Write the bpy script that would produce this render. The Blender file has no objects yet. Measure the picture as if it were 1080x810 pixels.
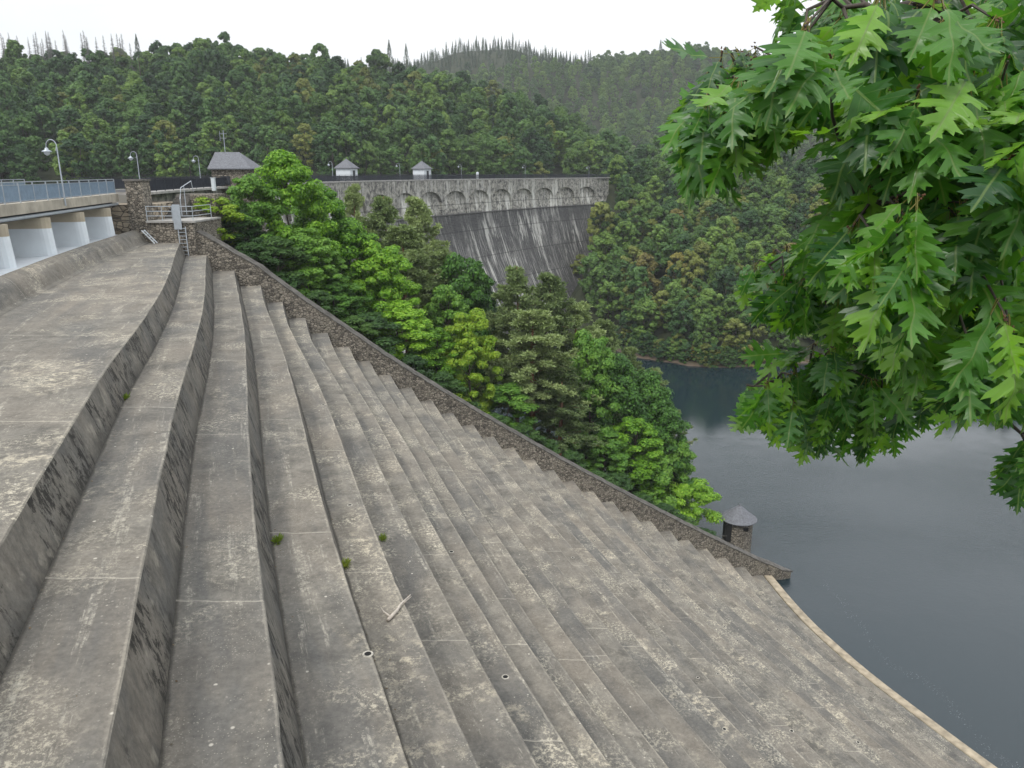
import bpy, math, random
import numpy as np
from mathutils import Vector, Matrix, noise as mnoise
PI = math.pi; R = math.radians
random.seed(7); rng = np.random.default_rng(7)
S = bpy.context.scene
C = S.collection

# ------------------------------------------------------------------ camera, world, sun, exposure
ZE = 44.0                      # eye height above the lower lake
PITCH = R(15.58); F = 800.0    # focal length in pixels of a 1080 px wide picture
cd = bpy.data.cameras.new('camera'); cam = bpy.data.objects.new('camera', cd); C.objects.link(cam)
cam.location = (0, 0, ZE); cam.rotation_euler = (PI/2 - PITCH, 0, 0)
cd.sensor_width = 36; cd.lens = 36*F/1080; cd.clip_start = 0.05; cd.clip_end = 6000
S.camera = cam
SUN_EL, SUN_AZ = R(52), R(215)
w = bpy.data.worlds.new('World'); S.world = w; w.use_nodes = True
nt = w.node_tree; nt.nodes.clear()
out = nt.nodes.new('ShaderNodeOutputWorld'); bg = nt.nodes.new('ShaderNodeBackground'); bg.inputs[1].default_value = 0.1
sky = nt.nodes.new('ShaderNodeTexSky'); sky.sky_type = 'NISHITA'; sky.sun_disc = False
sky.sun_elevation = SUN_EL; sky.sun_rotation = SUN_AZ
tc = nt.nodes.new('ShaderNodeTexCoord'); mp = nt.nodes.new('ShaderNodeMapping'); mp.inputs['Scale'].default_value = (1, 1, 3.2)
nz = nt.nodes.new('ShaderNodeTexNoise'); nz.inputs['Scale'].default_value = 1.6; nz.inputs['Detail'].default_value = 5; nz.inputs['Roughness'].default_value = .55
cr = nt.nodes.new('ShaderNodeValToRGB')
cr.color_ramp.elements[0].position = .3; cr.color_ramp.elements[0].color = (.80, .85, .90, 1)
cr.color_ramp.elements[1].position = .62; cr.color_ramp.elements[1].color = (.97, .98, 1.0, 1)
mul = nt.nodes.new('ShaderNodeVectorMath'); mul.operation = 'SCALE'; mul.inputs['Scale'].default_value = 9.8
mx = nt.nodes.new('ShaderNodeMixRGB'); mx.inputs[0].default_value = .94
L = nt.links.new
L(tc.outputs['Generated'], mp.inputs[0]); L(mp.outputs[0], nz.inputs[0]); L(nz.outputs[0], cr.inputs[0]); L(cr.outputs[0], mul.inputs[0])
sz_ = nt.nodes.new('ShaderNodeSeparateXYZ'); gr = nt.nodes.new('ShaderNodeValToRGB'); ge = gr.color_ramp.elements
ge[0].position = 0.0; ge[0].color = (.69, .69, .69, 1); ge[1].position = .75; ge[1].color = (1.32, 1.32, 1.32, 1)
gm = nt.nodes.new('ShaderNodeMixRGB'); gm.blend_type = 'MULTIPLY'; gm.inputs[0].default_value = 1
L(tc.outputs['Generated'], sz_.inputs[0]); L(sz_.outputs[2], gr.inputs[0]); L(mul.outputs[0], gm.inputs[1]); L(gr.outputs[0], gm.inputs[2])
L(sky.outputs[0], mx.inputs[1]); L(gm.outputs[0], mx.inputs[2]); L(mx.outputs[0], bg.inputs[0]); L(bg.outputs[0], out.inputs[0])
sd = bpy.data.lights.new('sun', 'SUN'); sd.energy = 1.3; sd.angle = R(11); sd.color = (1, .96, .9)
so = bpy.data.objects.new('sun', sd); C.objects.link(so)
# sky's sun_rotation is measured clockwise from +Y seen from above
sdir = Vector((math.sin(SUN_AZ)*math.cos(SUN_EL), math.cos(SUN_AZ)*math.cos(SUN_EL), math.sin(SUN_EL)))
so.rotation_euler = sdir.to_track_quat('Z', 'Y').to_euler(); so.location = (0, -40, 120)
S.view_settings.view_transform = 'Standard'; S.view_settings.look = 'None'
S.view_settings.exposure = 0.55; S.view_settings.gamma = 1
S.render.engine = 'CYCLES'
S.cycles.max_bounces = 6; S.cycles.diffuse_bounces = 3; S.cycles.glossy_bounces = 2
S.cycles.transmission_bounces = 3; S.cycles.volume_bounces = 1; S.cycles.transparent_max_bounces = 4

# ------------------------------------------------------------------ helpers
def ray(px, py):
    a = PITCH + math.atan((py-405)/F)
    return a
def at(px, py, Y):                     # point seen at a pixel, Y metres ahead
    d = Y*math.tan(PITCH+math.atan((py-405)/F))
    dep = Y*math.cos(PITCH)+d*math.sin(PITCH)
    return Vector(((px-540)/F*dep, Y, ZE-d))
def atz(px, py, z):
    d = ZE-z; return at(px, py, d/math.tan(PITCH+math.atan((py-405)/F)))
def pix(x, y, z):
    d = ZE-z; dep = y*math.cos(PITCH)+d*math.sin(PITCH)
    return 540+F*x/dep, 405+F*(d*math.cos(PITCH)-y*math.sin(PITCH))/dep

def tag(o, label=None, cat=None, group=None, kind=None):
    if label: o['label'] = label
    if cat: o['category'] = cat
    if group: o['group'] = group
    if kind: o['kind'] = kind
    return o
def empty(name, loc=(0, 0, 0), label=None, cat=None, group=None, rz=0):
    o = bpy.data.objects.new(name, None); C.objects.link(o); o.location = loc; o.rotation_euler = (0, 0, rz)
    o.empty_display_size = .3
    return tag(o, label, cat, group)
def copy_tree(o, parent=None):
    c = o.copy(); C.objects.link(c)
    if parent: c.parent = parent
    for ch in list(o.children): copy_tree(ch, c)
    return c

class MB:
    def __init__(s): s.v = []; s.f = []; s.m = []; s.uv = {}
    def poly(s, pts, m=0, uv=None):
        k = len(s.v); s.v += [tuple(p) for p in pts]; s.f.append(list(range(k, k+len(pts)))); s.m.append(m)
        if uv: s.uv[len(s.f)-1] = uv
    def box(s, x0, x1, y0, y1, z0, z1, m=0):
        k = len(s.v); s.v += [(x, y, z) for z in (z0, z1) for y in (y0, y1) for x in (x0, x1)]
        for f in ((0,2,3,1),(4,5,7,6),(0,1,5,4),(2,6,7,3),(0,4,6,2),(1,3,7,5)):
            s.f.append([k+i for i in f]); s.m.append(m)
    def bar(s, p, q, wd, ht, m=0):               # bar with rectangular section between two points
        p, q = Vector(p), Vector(q); d = (q-p).normalized()
        up = Vector((0, 0, 1)) if abs(d.z) < .95 else Vector((0, 1, 0))
        sx = d.cross(up).normalized(); sz = sx.cross(d)
        k = len(s.v)
        for e in (p, q):
            for a, b in ((-1,-1),(1,-1),(1,1),(-1,1)): s.v.append(tuple(e+sx*a*wd/2+sz*b*ht/2))
        for f in ((0,1,2,3),(7,6,5,4),(0,4,5,1),(1,5,6,2),(2,6,7,3),(3,7,4,0)):
            s.f.append([k+i for i in f]); s.m.append(m)
    def tube(s, pts, r, n=6, m=0, cap=True):
        pts = [Vector(p) for p in pts]; rs = r if isinstance(r, (list, tuple)) else [r]*len(pts)
        k = len(s.v); ref = Vector((.13, .31, .94))
        for i, p in enumerate(pts):
            d = (pts[min(i+1, len(pts)-1)]-pts[max(i-1, 0)]).normalized()
            a = d.cross(ref)
            if a.length < .05: a = d.cross(Vector((1, 0, 0)))
            a.normalize(); b = d.cross(a)
            for j in range(n):
                t = 2*PI*j/n; s.v.append(tuple(p+(a*math.cos(t)+b*math.sin(t))*rs[i]))
        for i in range(len(pts)-1):
            for j in range(n):
                s.f.append([k+i*n+j, k+i*n+(j+1)%n, k+(i+1)*n+(j+1)%n, k+(i+1)*n+j]); s.m.append(m)
        if cap:
            s.f.append([k+j for j in range(n)][::-1]); s.m.append(m)
            s.f.append([k+(len(pts)-1)*n+j for j in range(n)]); s.m.append(m)
    def lathe(s, c, prof, n=24, m=0):
        k = len(s.v)
        for r_, z in prof:
            for j in range(n):
                t = 2*PI*j/n; s.v.append((c[0]+r_*math.cos(t), c[1]+r_*math.sin(t), c[2]+z))
        for i in range(len(prof)-1):
            for j in range(n):
                s.f.append([k+i*n+j, k+i*n+(j+1)%n, k+(i+1)*n+(j+1)%n, k+(i+1)*n+j]); s.m.append(m)
    def grid(s, rows, m=0, uv=None, close=False):  # rows: list of equal length point lists
        k = len(s.v); n = len(rows[0])
        for r_ in rows: s.v += [tuple(p) for p in r_]
        for i in range(len(rows)-1):
            for j in range(n-1 if not close else n):
                j2 = (j+1) % n
                s.f.append([k+i*n+j, k+i*n+j2, k+(i+1)*n+j2, k+(i+1)*n+j])
                s.m.append(m if not callable(m) else m(i, j))
                if uv: s.uv[len(s.f)-1] = [uv[i][j], uv[i][j2], uv[i+1][j2], uv[i+1][j]]
    def build(s, name, mats, parent=None, smooth=False):
        me = bpy.data.meshes.new(name)
        off = parent.location if parent else Vector((0, 0, 0))
        me.from_pydata([(a-off[0], b-off[1], c-off[2]) for a, b, c in s.v], [], s.f)
        if not isinstance(mats, (list, tuple)): mats = [mats]
        for mm in mats: me.materials.append(mm)
        if len(mats) > 1: me.polygons.foreach_set('material_index', s.m)
        if s.uv:
            ul = me.uv_layers.new(name='UVMap')
            for fi, uvs in s.uv.items():
                for li, u in zip(me.polygons[fi].loop_indices, uvs): ul.data[li].uv = u
        if smooth: me.polygons.foreach_set('use_smooth', [True]*len(s.f))
        me.update(); me.validate()
        o = bpy.data.objects.new(name, me); C.objects.link(o)
        if parent: o.parent = parent
        return o
def np_quads(name, V, mat, link=True):          # V: (N,4,3)
    me = bpy.data.meshes.new(name); n = len(V)
    me.vertices.add(4*n); me.vertices.foreach_set('co', V.reshape(-1).astype(np.float32))
    me.loops.add(4*n); me.loops.foreach_set('vertex_index', np.arange(4*n, dtype=np.int32))
    me.polygons.add(n); me.polygons.foreach_set('loop_start', np.arange(0, 4*n, 4, dtype=np.int32))
    try: me.polygons.foreach_set('loop_total', np.full(n, 4, dtype=np.int32))
    except Exception: pass
    me.materials.append(mat); me.update(calc_edges=True); me.validate()
    o = bpy.data.objects.new(name, me)
    if link: C.objects.link(o)
    return o

# ------------------------------------------------------------------ materials
class NT:
    def __init__(s, name):
        s.mat = bpy.data.materials.new(name); s.mat.use_nodes = True; s.t = s.mat.node_tree
        s.b = s.t.nodes['Principled BSDF']; s.b.inputs['Specular IOR Level'].default_value = .3
    def n(s, kind, **kw):
        x = s.t.nodes.new(kind)
        for k, v in kw.items():
            if k in x.inputs: x.inputs[k].default_value = v
            else: setattr(x, k, v)
        return x
    def l(s, a, b): s.t.links.new(a, b)
    def coord(s, scale=(1, 1, 1), which='Object', rot=(0, 0, 0)):
        c = s.n('ShaderNodeTexCoord'); m = s.n('ShaderNodeMapping'); m.inputs['Scale'].default_value = scale; m.inputs['Rotation'].default_value = rot
        s.l(c.outputs[which], m.inputs[0]); return m.outputs[0]
    def noise(s, vec, scale, detail=4, rough=.55, dist=0):
        x = s.n('ShaderNodeTexNoise'); x.inputs['Scale'].default_value = scale; x.inputs['Detail'].default_value = detail
        x.inputs['Roughness'].default_value = rough; x.inputs['Distortion'].default_value = dist
        s.l(vec, x.inputs['Vector']); return x.outputs[0]
    def ramp(s, f, stops):
        x = s.n('ShaderNodeValToRGB'); e = x.color_ramp.elements
        while len(e) < len(stops): e.new(.5)
        for el, (p, c) in zip(e, stops):
            el.position = p; el.color = (c, c, c, 1) if not isinstance(c, tuple) else (*c, 1)
        s.l(f, x.inputs[0]); return x.outputs[0]
    def mix(s, f, a, b, mode='MIX'):
        x = s.n('ShaderNodeMixRGB', blend_type=mode)
        for i, v in ((0, f), (1, a), (2, b)):
            if hasattr(v, 'default_value') or hasattr(v, 'links'): s.l(v, x.inputs[i])
            elif i == 0: x.inputs[0].default_value = v
            else: x.inputs[i].default_value = (*v, 1)
        return x.outputs[0]
    def math(s, op, a, b=0.0, c=None):
        x = s.n('ShaderNodeMath', operation=op)
        for i, v in enumerate((a, b) if c is None else (a, b, c)):
            if isinstance(v, (int, float)): x.inputs[i].default_value = v
            else: s.l(v, x.inputs[i])
        return x.outputs[0]
    def bump(s, h, strength=.3, dist=.05):
        x = s.n('ShaderNodeBump'); x.inputs['Strength'].default_value = strength; x.inputs['Distance'].default_value = dist
        s.l(h, x.inputs['Height']); s.l(x.outputs[0], s.b.inputs['Normal'])
    def fin(s, col=None, rough=.9):
        if col is not None:
            if isinstance(col, tuple): s.b.inputs['Base Color'].default_value = (*col, 1)
            else: s.l(col, s.b.inputs['Base Color'])
        s.b.inputs['Roughness'].default_value = rough
        return s.mat
def simple(name, col, rough=.7, metal=0, var=.12, sc=3):
    m = NT(name); v = m.coord(); n = m.noise(v, sc, 5)
    c = m.mix(m.ramp(n, [(.3, 0.0), (.7, 1.0)]), tuple(x*(1-var) for x in col), tuple(min(1, x*(1+var)) for x in col))
    m.b.inputs['Metallic'].default_value = metal
    m.bump(n, .15, .01)
    return m.fin(c, rough)

def concrete_mat(name='weathered_concrete', riser=False):
    m = NT(name); v = m.coord(); uv = m.coord(which='UV')
    n1 = m.noise(v, .16, 6, .62, .6); n2 = m.noise(v, 1.1, 7, .65, .3); n3 = m.noise(v, 9, 6, .7)
    oi = m.n('ShaderNodeObjectInfo')
    base = m.mix(m.ramp(n2, [(.32, 0.0), (.68, 1.0)]), (.098, .093, .083), (.222, .209, .183))
    so_ = m.n('ShaderNodeVectorMath', operation='ADD'); m.l(m.coord((.22, .9, 1), 'UV') if not riser else v, so_.inputs[0]); m.l(m.math('MULTIPLY', oi.outputs['Random'], 30 if not riser else 0), so_.inputs[1]); sv_ = so_.outputs[0]
    base = m.mix(m.ramp(n1, [(.42, 0.0), (.62, .5)]), base, (.215, .19, .158))
    base = m.mix(m.ramp(m.noise(sv_, .55, 6, .62, .6), [(.46, 0.0), (.62, .6)]), base, (.098, .100, .100))
    if not riser:
        so2 = m.n('ShaderNodeVectorMath', operation='ADD'); m.l(m.coord((.22, 2.6, 1), 'UV'), so2.inputs[0]); m.l(m.math('MULTIPLY', oi.outputs['Random'], 77), so2.inputs[1])
        # pale lichen crust in clusters
        big = m.ramp(m.noise(v, .42, 4, .6, .5), [(.50, 0.0), (.64, 1.0)])
        fine = m.ramp(m.noise(v, 8.5, 10, .85, 0), [(.505, 0.0), (.56, 1.0)])
        lich = m.math('MULTIPLY', big, fine)
        base = m.mix(m.math('MULTIPLY', lich, .85), base, (.50, .465, .375))
        big2 = m.ramp(m.noise(v, .23, 3, .5, .8), [(.56, 0.0), (.68, 1.0)]); fine2 = m.ramp(m.noise(v, 3.4, 10, .84, .1), [(.5, 0.0), (.58, 1.0)])
        base = m.mix(m.math('MULTIPLY', m.math('MULTIPLY', big2, fine2), .7), base, (.56, .51, .40))
        vo = m.n('ShaderNodeTexVoronoi', Scale=2.6, Randomness=1.0); m.l(v, vo.inputs['Vector'])
        dots = m.ramp(vo.outputs['Distance'], [(.05, 1.0), (.10, 0.0)])
        gate = m.ramp(m.noise(v, 1.7, 2), [(.5, 0.0), (.54, 1.0)])
        base = m.mix(m.math('MULTIPLY', m.math('MULTIPLY', dots, gate), .75), base, (.60, .57, .5))
        vo2 = m.n('ShaderNodeTexVoronoi', Scale=7.0, Randomness=1.0); m.l(v, vo2.inputs['Vector'])
        d2 = m.ramp(vo2.outputs['Distance'], [(.10, 1.0), (.16, 0.0)])
        g2 = m.ramp(m.noise(v, .9, 4, .7), [(.5, 0.0), (.6, 1.0)])
        base = m.mix(m.math('MULTIPLY', m.math('MULTIPLY', d2, g2), .55), base, (.50, .47, .4))
        vo3 = m.n('ShaderNodeTexVoronoi', Scale=19.0, Randomness=1.0); m.l(v, vo3.inputs['Vector'])
        d3 = m.ramp(vo3.outputs['Distance'], [(.16, 1.0), (.24, 0.0)]); g3 = m.ramp(m.noise(v, .7, 6, .75), [(.47, 0.0), (.60, 1.0)])
        base = m.mix(m.math('MULTIPLY', m.math('MULTIPLY', d3, g3), .6), base, (.44, .42, .35))
        k4 = m.ramp(m.noise(v, 24, 6, .8), [(.60, 0.0), (.68, 1.0)]); base = m.mix(m.math('MULTIPLY', k4, .5), base, (.06, .058, .052))
        lm = m.ramp(m.noise(so2.outputs[0], 1.0, 8, .75, .2), [(.56, 0.0), (.63, 1.0)])
        brk = m.ramp(m.noise(v, 5, 9, .85), [(.47, 0.0), (.56, 1.0)])
        base = m.mix(m.math('MULTIPLY', m.math('MULTIPLY', lm, brk), .6), base, (.48, .455, .385))
        gat = m.n('ShaderNodeAttribute', attribute_name='grime_shade'); gf = m.math('MULTIPLY', m.ramp(m.math('ADD', gat.outputs['Fac'], m.math('MULTIPLY', m.math('SUBTRACT', n2, .5), 1.2)), [(.35, 0.0), (.75, 1.0)]), .8)  # grime plus painted shade along the inner corner of the tread
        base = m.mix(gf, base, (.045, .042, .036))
        # joints across the step and chalky front edge (UV: metres along, metres from the edge)
        sx = m.n('ShaderNodeSeparateXYZ'); m.l(uv, sx.inputs[0])
        off = m.math('ADD', sx.outputs[0], m.math('MULTIPLY', oi.outputs['Random'], 40))
        wob = m.math('ADD', off, m.math('MULTIPLY', m.noise(v, 1.2, 2), .25))
        fr = m.math('FRACT', m.math('DIVIDE', wob, 9.3))
        jn = m.ramp(fr, [(0.0, 1.0), (.006, 0.0)])
        base = m.mix(m.math('MULTIPLY', jn, .6), base, (.50, .47, .40))
        ew = m.math('ADD', sx.outputs[1], m.math('MULTIPLY', m.noise(v, 2.2, 6, .7), -.22))
        eg = m.ramp(ew, [(-.02, 1.0), (.0, 0.0)])
        eg = m.math('MULTIPLY', m.ramp(m.math('ADD', sx.outputs[1], m.math('MULTIPLY', m.noise(v, 3.0, 7, .75), -.16)), [(0.0, 1.0), (.02, 0.0)]), m.ramp(m.noise(v, .8, 4), [(.42, .15), (.6, 1.0)]))
        base = m.mix(m.math('MULTIPLY', eg, .38), base, (.40, .37, .31))
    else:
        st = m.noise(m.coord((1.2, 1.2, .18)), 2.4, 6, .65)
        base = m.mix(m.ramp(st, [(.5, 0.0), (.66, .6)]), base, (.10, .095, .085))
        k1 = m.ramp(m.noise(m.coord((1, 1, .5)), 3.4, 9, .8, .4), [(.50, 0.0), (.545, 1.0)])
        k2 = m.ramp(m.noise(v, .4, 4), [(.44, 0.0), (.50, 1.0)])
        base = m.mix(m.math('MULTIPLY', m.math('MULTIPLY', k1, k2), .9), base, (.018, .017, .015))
        gat = m.n('ShaderNodeAttribute', attribute_name='grime_shade'); gf = m.math('MULTIPLY', m.ramp(m.math('ADD', gat.outputs['Fac'], m.math('MULTIPLY', m.math('SUBTRACT', n2, .5), 1.2)), [(.55, 0.0), (.85, 1.0)]), .7)  # dark riser foot: grime, with the shade of the gap painted in
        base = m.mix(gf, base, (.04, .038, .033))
        k3 = m.ramp(m.noise(v, 1.5, 5), [(.62, 0.0), (.7, .5)])
        base = m.mix(k3, base, (.33, .31, .26))
    vary = m.ramp(oi.outputs['Random'], [(0, (.86, .86, .86)), (1, (1.12, 1.1, 1.07))])
    base = m.mix(1.0, base, vary, 'MULTIPLY')
    g = m.ramp(n3, [(.25, (.70, .70, .70)), (.75, (1.28, 1.27, 1.25))]); base = m.mix(1.0, base, g, 'MULTIPLY')
    m.bump(m.math('ADD', n3, m.math('MULTIPLY', n2, 2.0)), .45, .03)
    return m.fin(base, .92)

def stone_mat(name, c1, c2, mortar, scale=2.0, zs=1.5, light=None):
    m = NT(name); v = m.coord((1, 1, zs))
    wv = m.n('ShaderNodeMixRGB', blend_type='ADD'); wv.inputs[0].default_value = .25
    nn = m.n('ShaderNodeTexNoise'); nn.inputs['Scale'].default_value = 1.5; m.l(v, nn.inputs['Vector'])
    m.l(v, wv.inputs[1]); m.l(nn.outputs['Color'], wv.inputs[2])
    vo = m.n('ShaderNodeTexVoronoi', Scale=scale, Randomness=.85); m.l(wv.outputs[0], vo.inputs['Vector'])
    ve = m.n('ShaderNodeTexVoronoi', Scale=scale, Randomness=.85, feature='DISTANCE_TO_EDGE'); m.l(wv.outputs[0], ve.inputs['Vector'])
    sp = m.n('ShaderNodeSeparateColor'); m.l(vo.outputs['Color'], sp.inputs[0])
    c = m.ramp(sp.outputs[0], [(0, c1), (.6, c2), (1, tuple(x*1.25 for x in c2))])
    n = m.noise(v, 6, 6, .7); c = m.mix(1, c, m.ramp(n, [(.3, (.75, .75, .75)), (.7, (1.25, 1.22, 1.18))]), 'MULTIPLY')
    if light:
        c = m.mix(m.ramp(m.noise(m.coord(), .5, 5, .65), [(.54, 0.0), (.66, .75)]), c, light)
    edge = m.ramp(ve.outputs['Distance'], [(.02, 1.0), (.09, 0.0)])
    c = m.mix(edge, c, mortar)
    m.bump(m.math('ADD', m.ramp(ve.outputs['Distance'], [(0, 0.0), (.18, 1.0)]), m.math('MULTIPLY', n, .4)), .8, .06)
    return m.fin(c, .92)

def dam_mat():
    m = NT('stained_dam_masonry'); uv = m.coord(which='UV')
    br = m.n('ShaderNodeTexBrick', Scale=1.0, offset=.5); m.l(uv, br.inputs['Vector'])
    br.inputs['Brick Width'].default_value = .75; br.inputs['Row Height'].default_value = .38; br.inputs['Mortar Size'].default_value = .03
    br.inputs['Color1'].default_value = (.042, .042, .045, 1); br.inputs['Color2'].default_value = (.082, .08, .078, 1); br.inputs['Mortar'].default_value = (.10, .098, .095, 1)
    n0 = m.noise(uv, .12, 5, .6)
    c = m.mix(m.ramp(n0, [(.4, 0.0), (.7, .6)]), br.outputs['Color'], (.075, .074, .073))
    sx = m.n('ShaderNodeSeparateXYZ'); m.l(uv, sx.inputs[0]); u, vv = sx.outputs[0], sx.outputs[1]   # v: metres below the road
    def streak(su, sv, lo, hi, det=5):
        return m.ramp(m.noise(m.coord((su, sv, 1), 'UV'), 1, det, .72, .25), [(lo, 0.0), (hi, 1.0)])
    top = m.ramp(m.math('DIVIDE', vv, 40), [(0, .5), (.09, .7), (.14, 1.0), (.20, 1.0), (.215, .3), (.30, .55), (.6, .75), (1, .7)])
    topband = m.ramp(m.math('DIVIDE', vv, 40), [(0, .75), (.05, .85), (.19, 1.0), (.21, 0.0)])
    tb = m.ramp(m.noise(m.coord((1, 1, 1), 'UV'), .9, 7, .75, .3), [(.40, 0.0), (.60, 1.0)])
    c = m.mix(m.math('MULTIPLY', m.math('MULTIPLY', topband, tb), .85), c, (.57, .545, .47))
    clus = m.ramp(m.noise(m.coord((1, .35, 1), 'UV'), .11, 4, .65, .5), [(.45, .12), (.54, 1.0)])
    s1 = m.math('MULTIPLY', m.math('MULTIPLY', streak(.42, .05, .515, .56, 10), top), clus)
    c = m.mix(m.math('MULTIPLY', s1, 1.0), c, (.66, .65, .60))
    s2 = m.math('MULTIPLY', streak(2.2, .16, .5, .6), m.ramp(m.noise(uv, .07, 2), [(.42, 0.0), (.55, 1.0)]))
    c = m.mix(m.math('MULTIPLY', s2, .45), c, (.50, .49, .46))
    s3 = streak(1.4, .16, .56, .7); c = m.mix(m.math('MULTIPLY', s3, .6), c, (.035, .035, .038))
    # construction joints
    fr = m.math('FRACT', m.math('DIVIDE', m.math('ADD', vv, .8), 6.6))
    c = m.mix(m.math('MULTIPLY', m.ramp(fr, [(0, 1.0), (.05, 0.0)]), .75), c, (.03, .03, .032))
    m.bump(br.outputs['Fac'], .4, .04)
    return m.fin(c, .9)

def leaf_mat(name, dark, mid, bright, rough=.5, trans=.28, spread=.5):
    m = NT(name); g = m.n('ShaderNodeNewGeometry'); oi = m.n('ShaderNodeObjectInfo')
    v = m.coord(); n = m.noise(v, .55, 3)
    isl = g.outputs['Random Per Island']
    f = m.math('ADD', m.math('MULTIPLY', isl, .45), m.math('MULTIPLY', n, .6))
    f = m.math('ADD', f, m.math('MULTIPLY', m.math('SUBTRACT', oi.outputs['Random'], .5), spread))
    col = m.ramp(f, [(.15, dark), (.5, mid), (.88, bright)])
    m.l(col, m.b.inputs['Base Color']); m.b.inputs['Roughness'].default_value = rough
    tr = m.n('ShaderNodeBsdfTranslucent'); tcx = m.mix(1, col, (1.3, 1.35, .6), 'MULTIPLY'); m.l(tcx, tr.inputs[0])
    ms = m.n('ShaderNodeMixShader'); ms.inputs[0].default_value = trans
    o = m.t.nodes['Material Output']; m.l(m.b.outputs[0], ms.inputs[1]); m.l(tr.outputs[0], ms.inputs[2]); m.l(ms.outputs[0], o.inputs[0])
    return m.mat

M = {}
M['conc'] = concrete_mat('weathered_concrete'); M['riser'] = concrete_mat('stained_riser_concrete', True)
M['sand'] = simple('sandstone_coping', (.33, .28, .205), .85, var=.35, sc=1.5)
M['wall'] = stone_mat('rubble_masonry', (.10, .09, .076), (.26, .235, .195), (.05, .046, .04), 3.7, 1.5, (.30, .27, .215))
M['wall_tan'] = stone_mat('tan_block_masonry', (.12, .10, .075), (.33, .28, .21), (.07, .06, .05), 1.7, 1.6, (.42, .38, .30))
M['coping'] = simple('coping_stone', (.105, .098, .088), .9, var=.45, sc=2)
M['dam'] = dam_mat()
M['damband'] = simple('dam_ledge_stone', (.10, .098, .095), .9, var=.35, sc=.8)
M['slab'] = simple('pale_concrete_slab', (.33, .32, .30), .85, var=.25, sc=1.2)
M['deck'] = simple('beige_deck_concrete', (.40, .365, .30), .85, var=.28, sc=1.0)
M['pierb'] = simple('beige_pier_concrete', (.44, .385, .29), .85, var=.12, sc=1.2)
M['white'] = simple('pale_blue_white_paint', (.72, .77, .80), .5, var=.05, sc=1)
M['whitefloor'] = simple('white_painted_sill', (.66, .70, .73), .5, var=.08, sc=1)
M['steel'] = simple('galvanised_steel', (.42, .46, .50), .45, .35, .1, 4)
M['rail'] = simple('blue_grey_rail_paint', (.27, .35, .43), .5, .1, .1, 4)
M['dark'] = simple('dark_steel', (.04, .044, .052), .55, .2, .2, 2)
M['darkfence'] = simple('dark_fence_paint', (.05, .056, .07), .55, .1, .15, 2)
M['slate'] = simple('slate_roof', (.135, .14, .155), .7, 0, .3, 5)
M['render'] = simple('white_render', (.62, .66, .69), .8, 0, .08, 2)
M['asphalt'] = simple('asphalt', (.055, .055, .057), .9, 0, .2, 2)
M['glass'] = simple('lamp_glass', (.55, .6, .62), .25, 0, .05, 2)
M['hole'] = simple('dark_drain', (.012, .012, .012), .9)
M['rim'] = simple('lime_crust', (.38, .36, .31), .9, 0, .4, 12)
M['drift'] = simple('bleached_wood', (.48, .43, .37), .8, 0, .25, 14)
M['bark'] = simple('grey_brown_bark', (.085, .07, .055), .9, 0, .35, 8)
M['pinebark'] = simple('reddish_pine_bark', (.20, .10, .058), .9, 0, .35, 5)
M['deadwood'] = simple('dead_grey_wood', (.17, .165, .16), .9, 0, .2, 5)
M['leaf_bright'] = leaf_mat('bright_green_foliage', (.055, .155, .014), (.16, .34, .026), (.33, .53, .055), .5, .38)
M['leaf_green'] = leaf_mat('green_foliage', (.036, .105, .018), (.095, .225, .032), (.19, .35, .05), .5, .3)
M['leaf_dark'] = leaf_mat('dark_green_foliage', (.018, .052, .014), (.042, .10, .022), (.08, .16, .03), .55, .2)
M['leaf_yellow'] = leaf_mat('yellow_green_foliage', (.06, .15, .014), (.15, .30, .02), (.30, .42, .04), .5, .35)
M['leaf_pine'] = leaf_mat('pine_needles', (.075, .12, .042), (.175, .24, .09), (.28, .35, .14), .6, .15)
M['leaf_h1'] = leaf_mat('hill_foliage_deep', (.018, .053, .017), (.046, .112, .028), (.095, .185, .04), .6, .15, .7)
M['leaf_h2'] = leaf_mat('hill_foliage_mid', (.036, .085, .019), (.088, .172, .033), (.17, .27, .05), .6, .18, .6)
M['leaf_h3'] = leaf_mat('hill_foliage_olive', (.08, .10, .024), (.15, .185, .04), (.24, .27, .06), .6, .18, .4)
M['leaf_h4'] = leaf_mat('hill_foliage_autumn', (.10, .09, .025), (.19, .17, .042), (.28, .26, .06), .6, .18, .4)
M['leaf_far'] = leaf_mat('far_spruce_foliage', (.02, .04, .022), (.038, .07, .034), (.06, .10, .045), .7, .1, .6)
M['weed'] = leaf_mat('weed_green', (.09, .15, .02), (.18, .25, .04), (.30, .34, .07), .6, .3)

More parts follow.
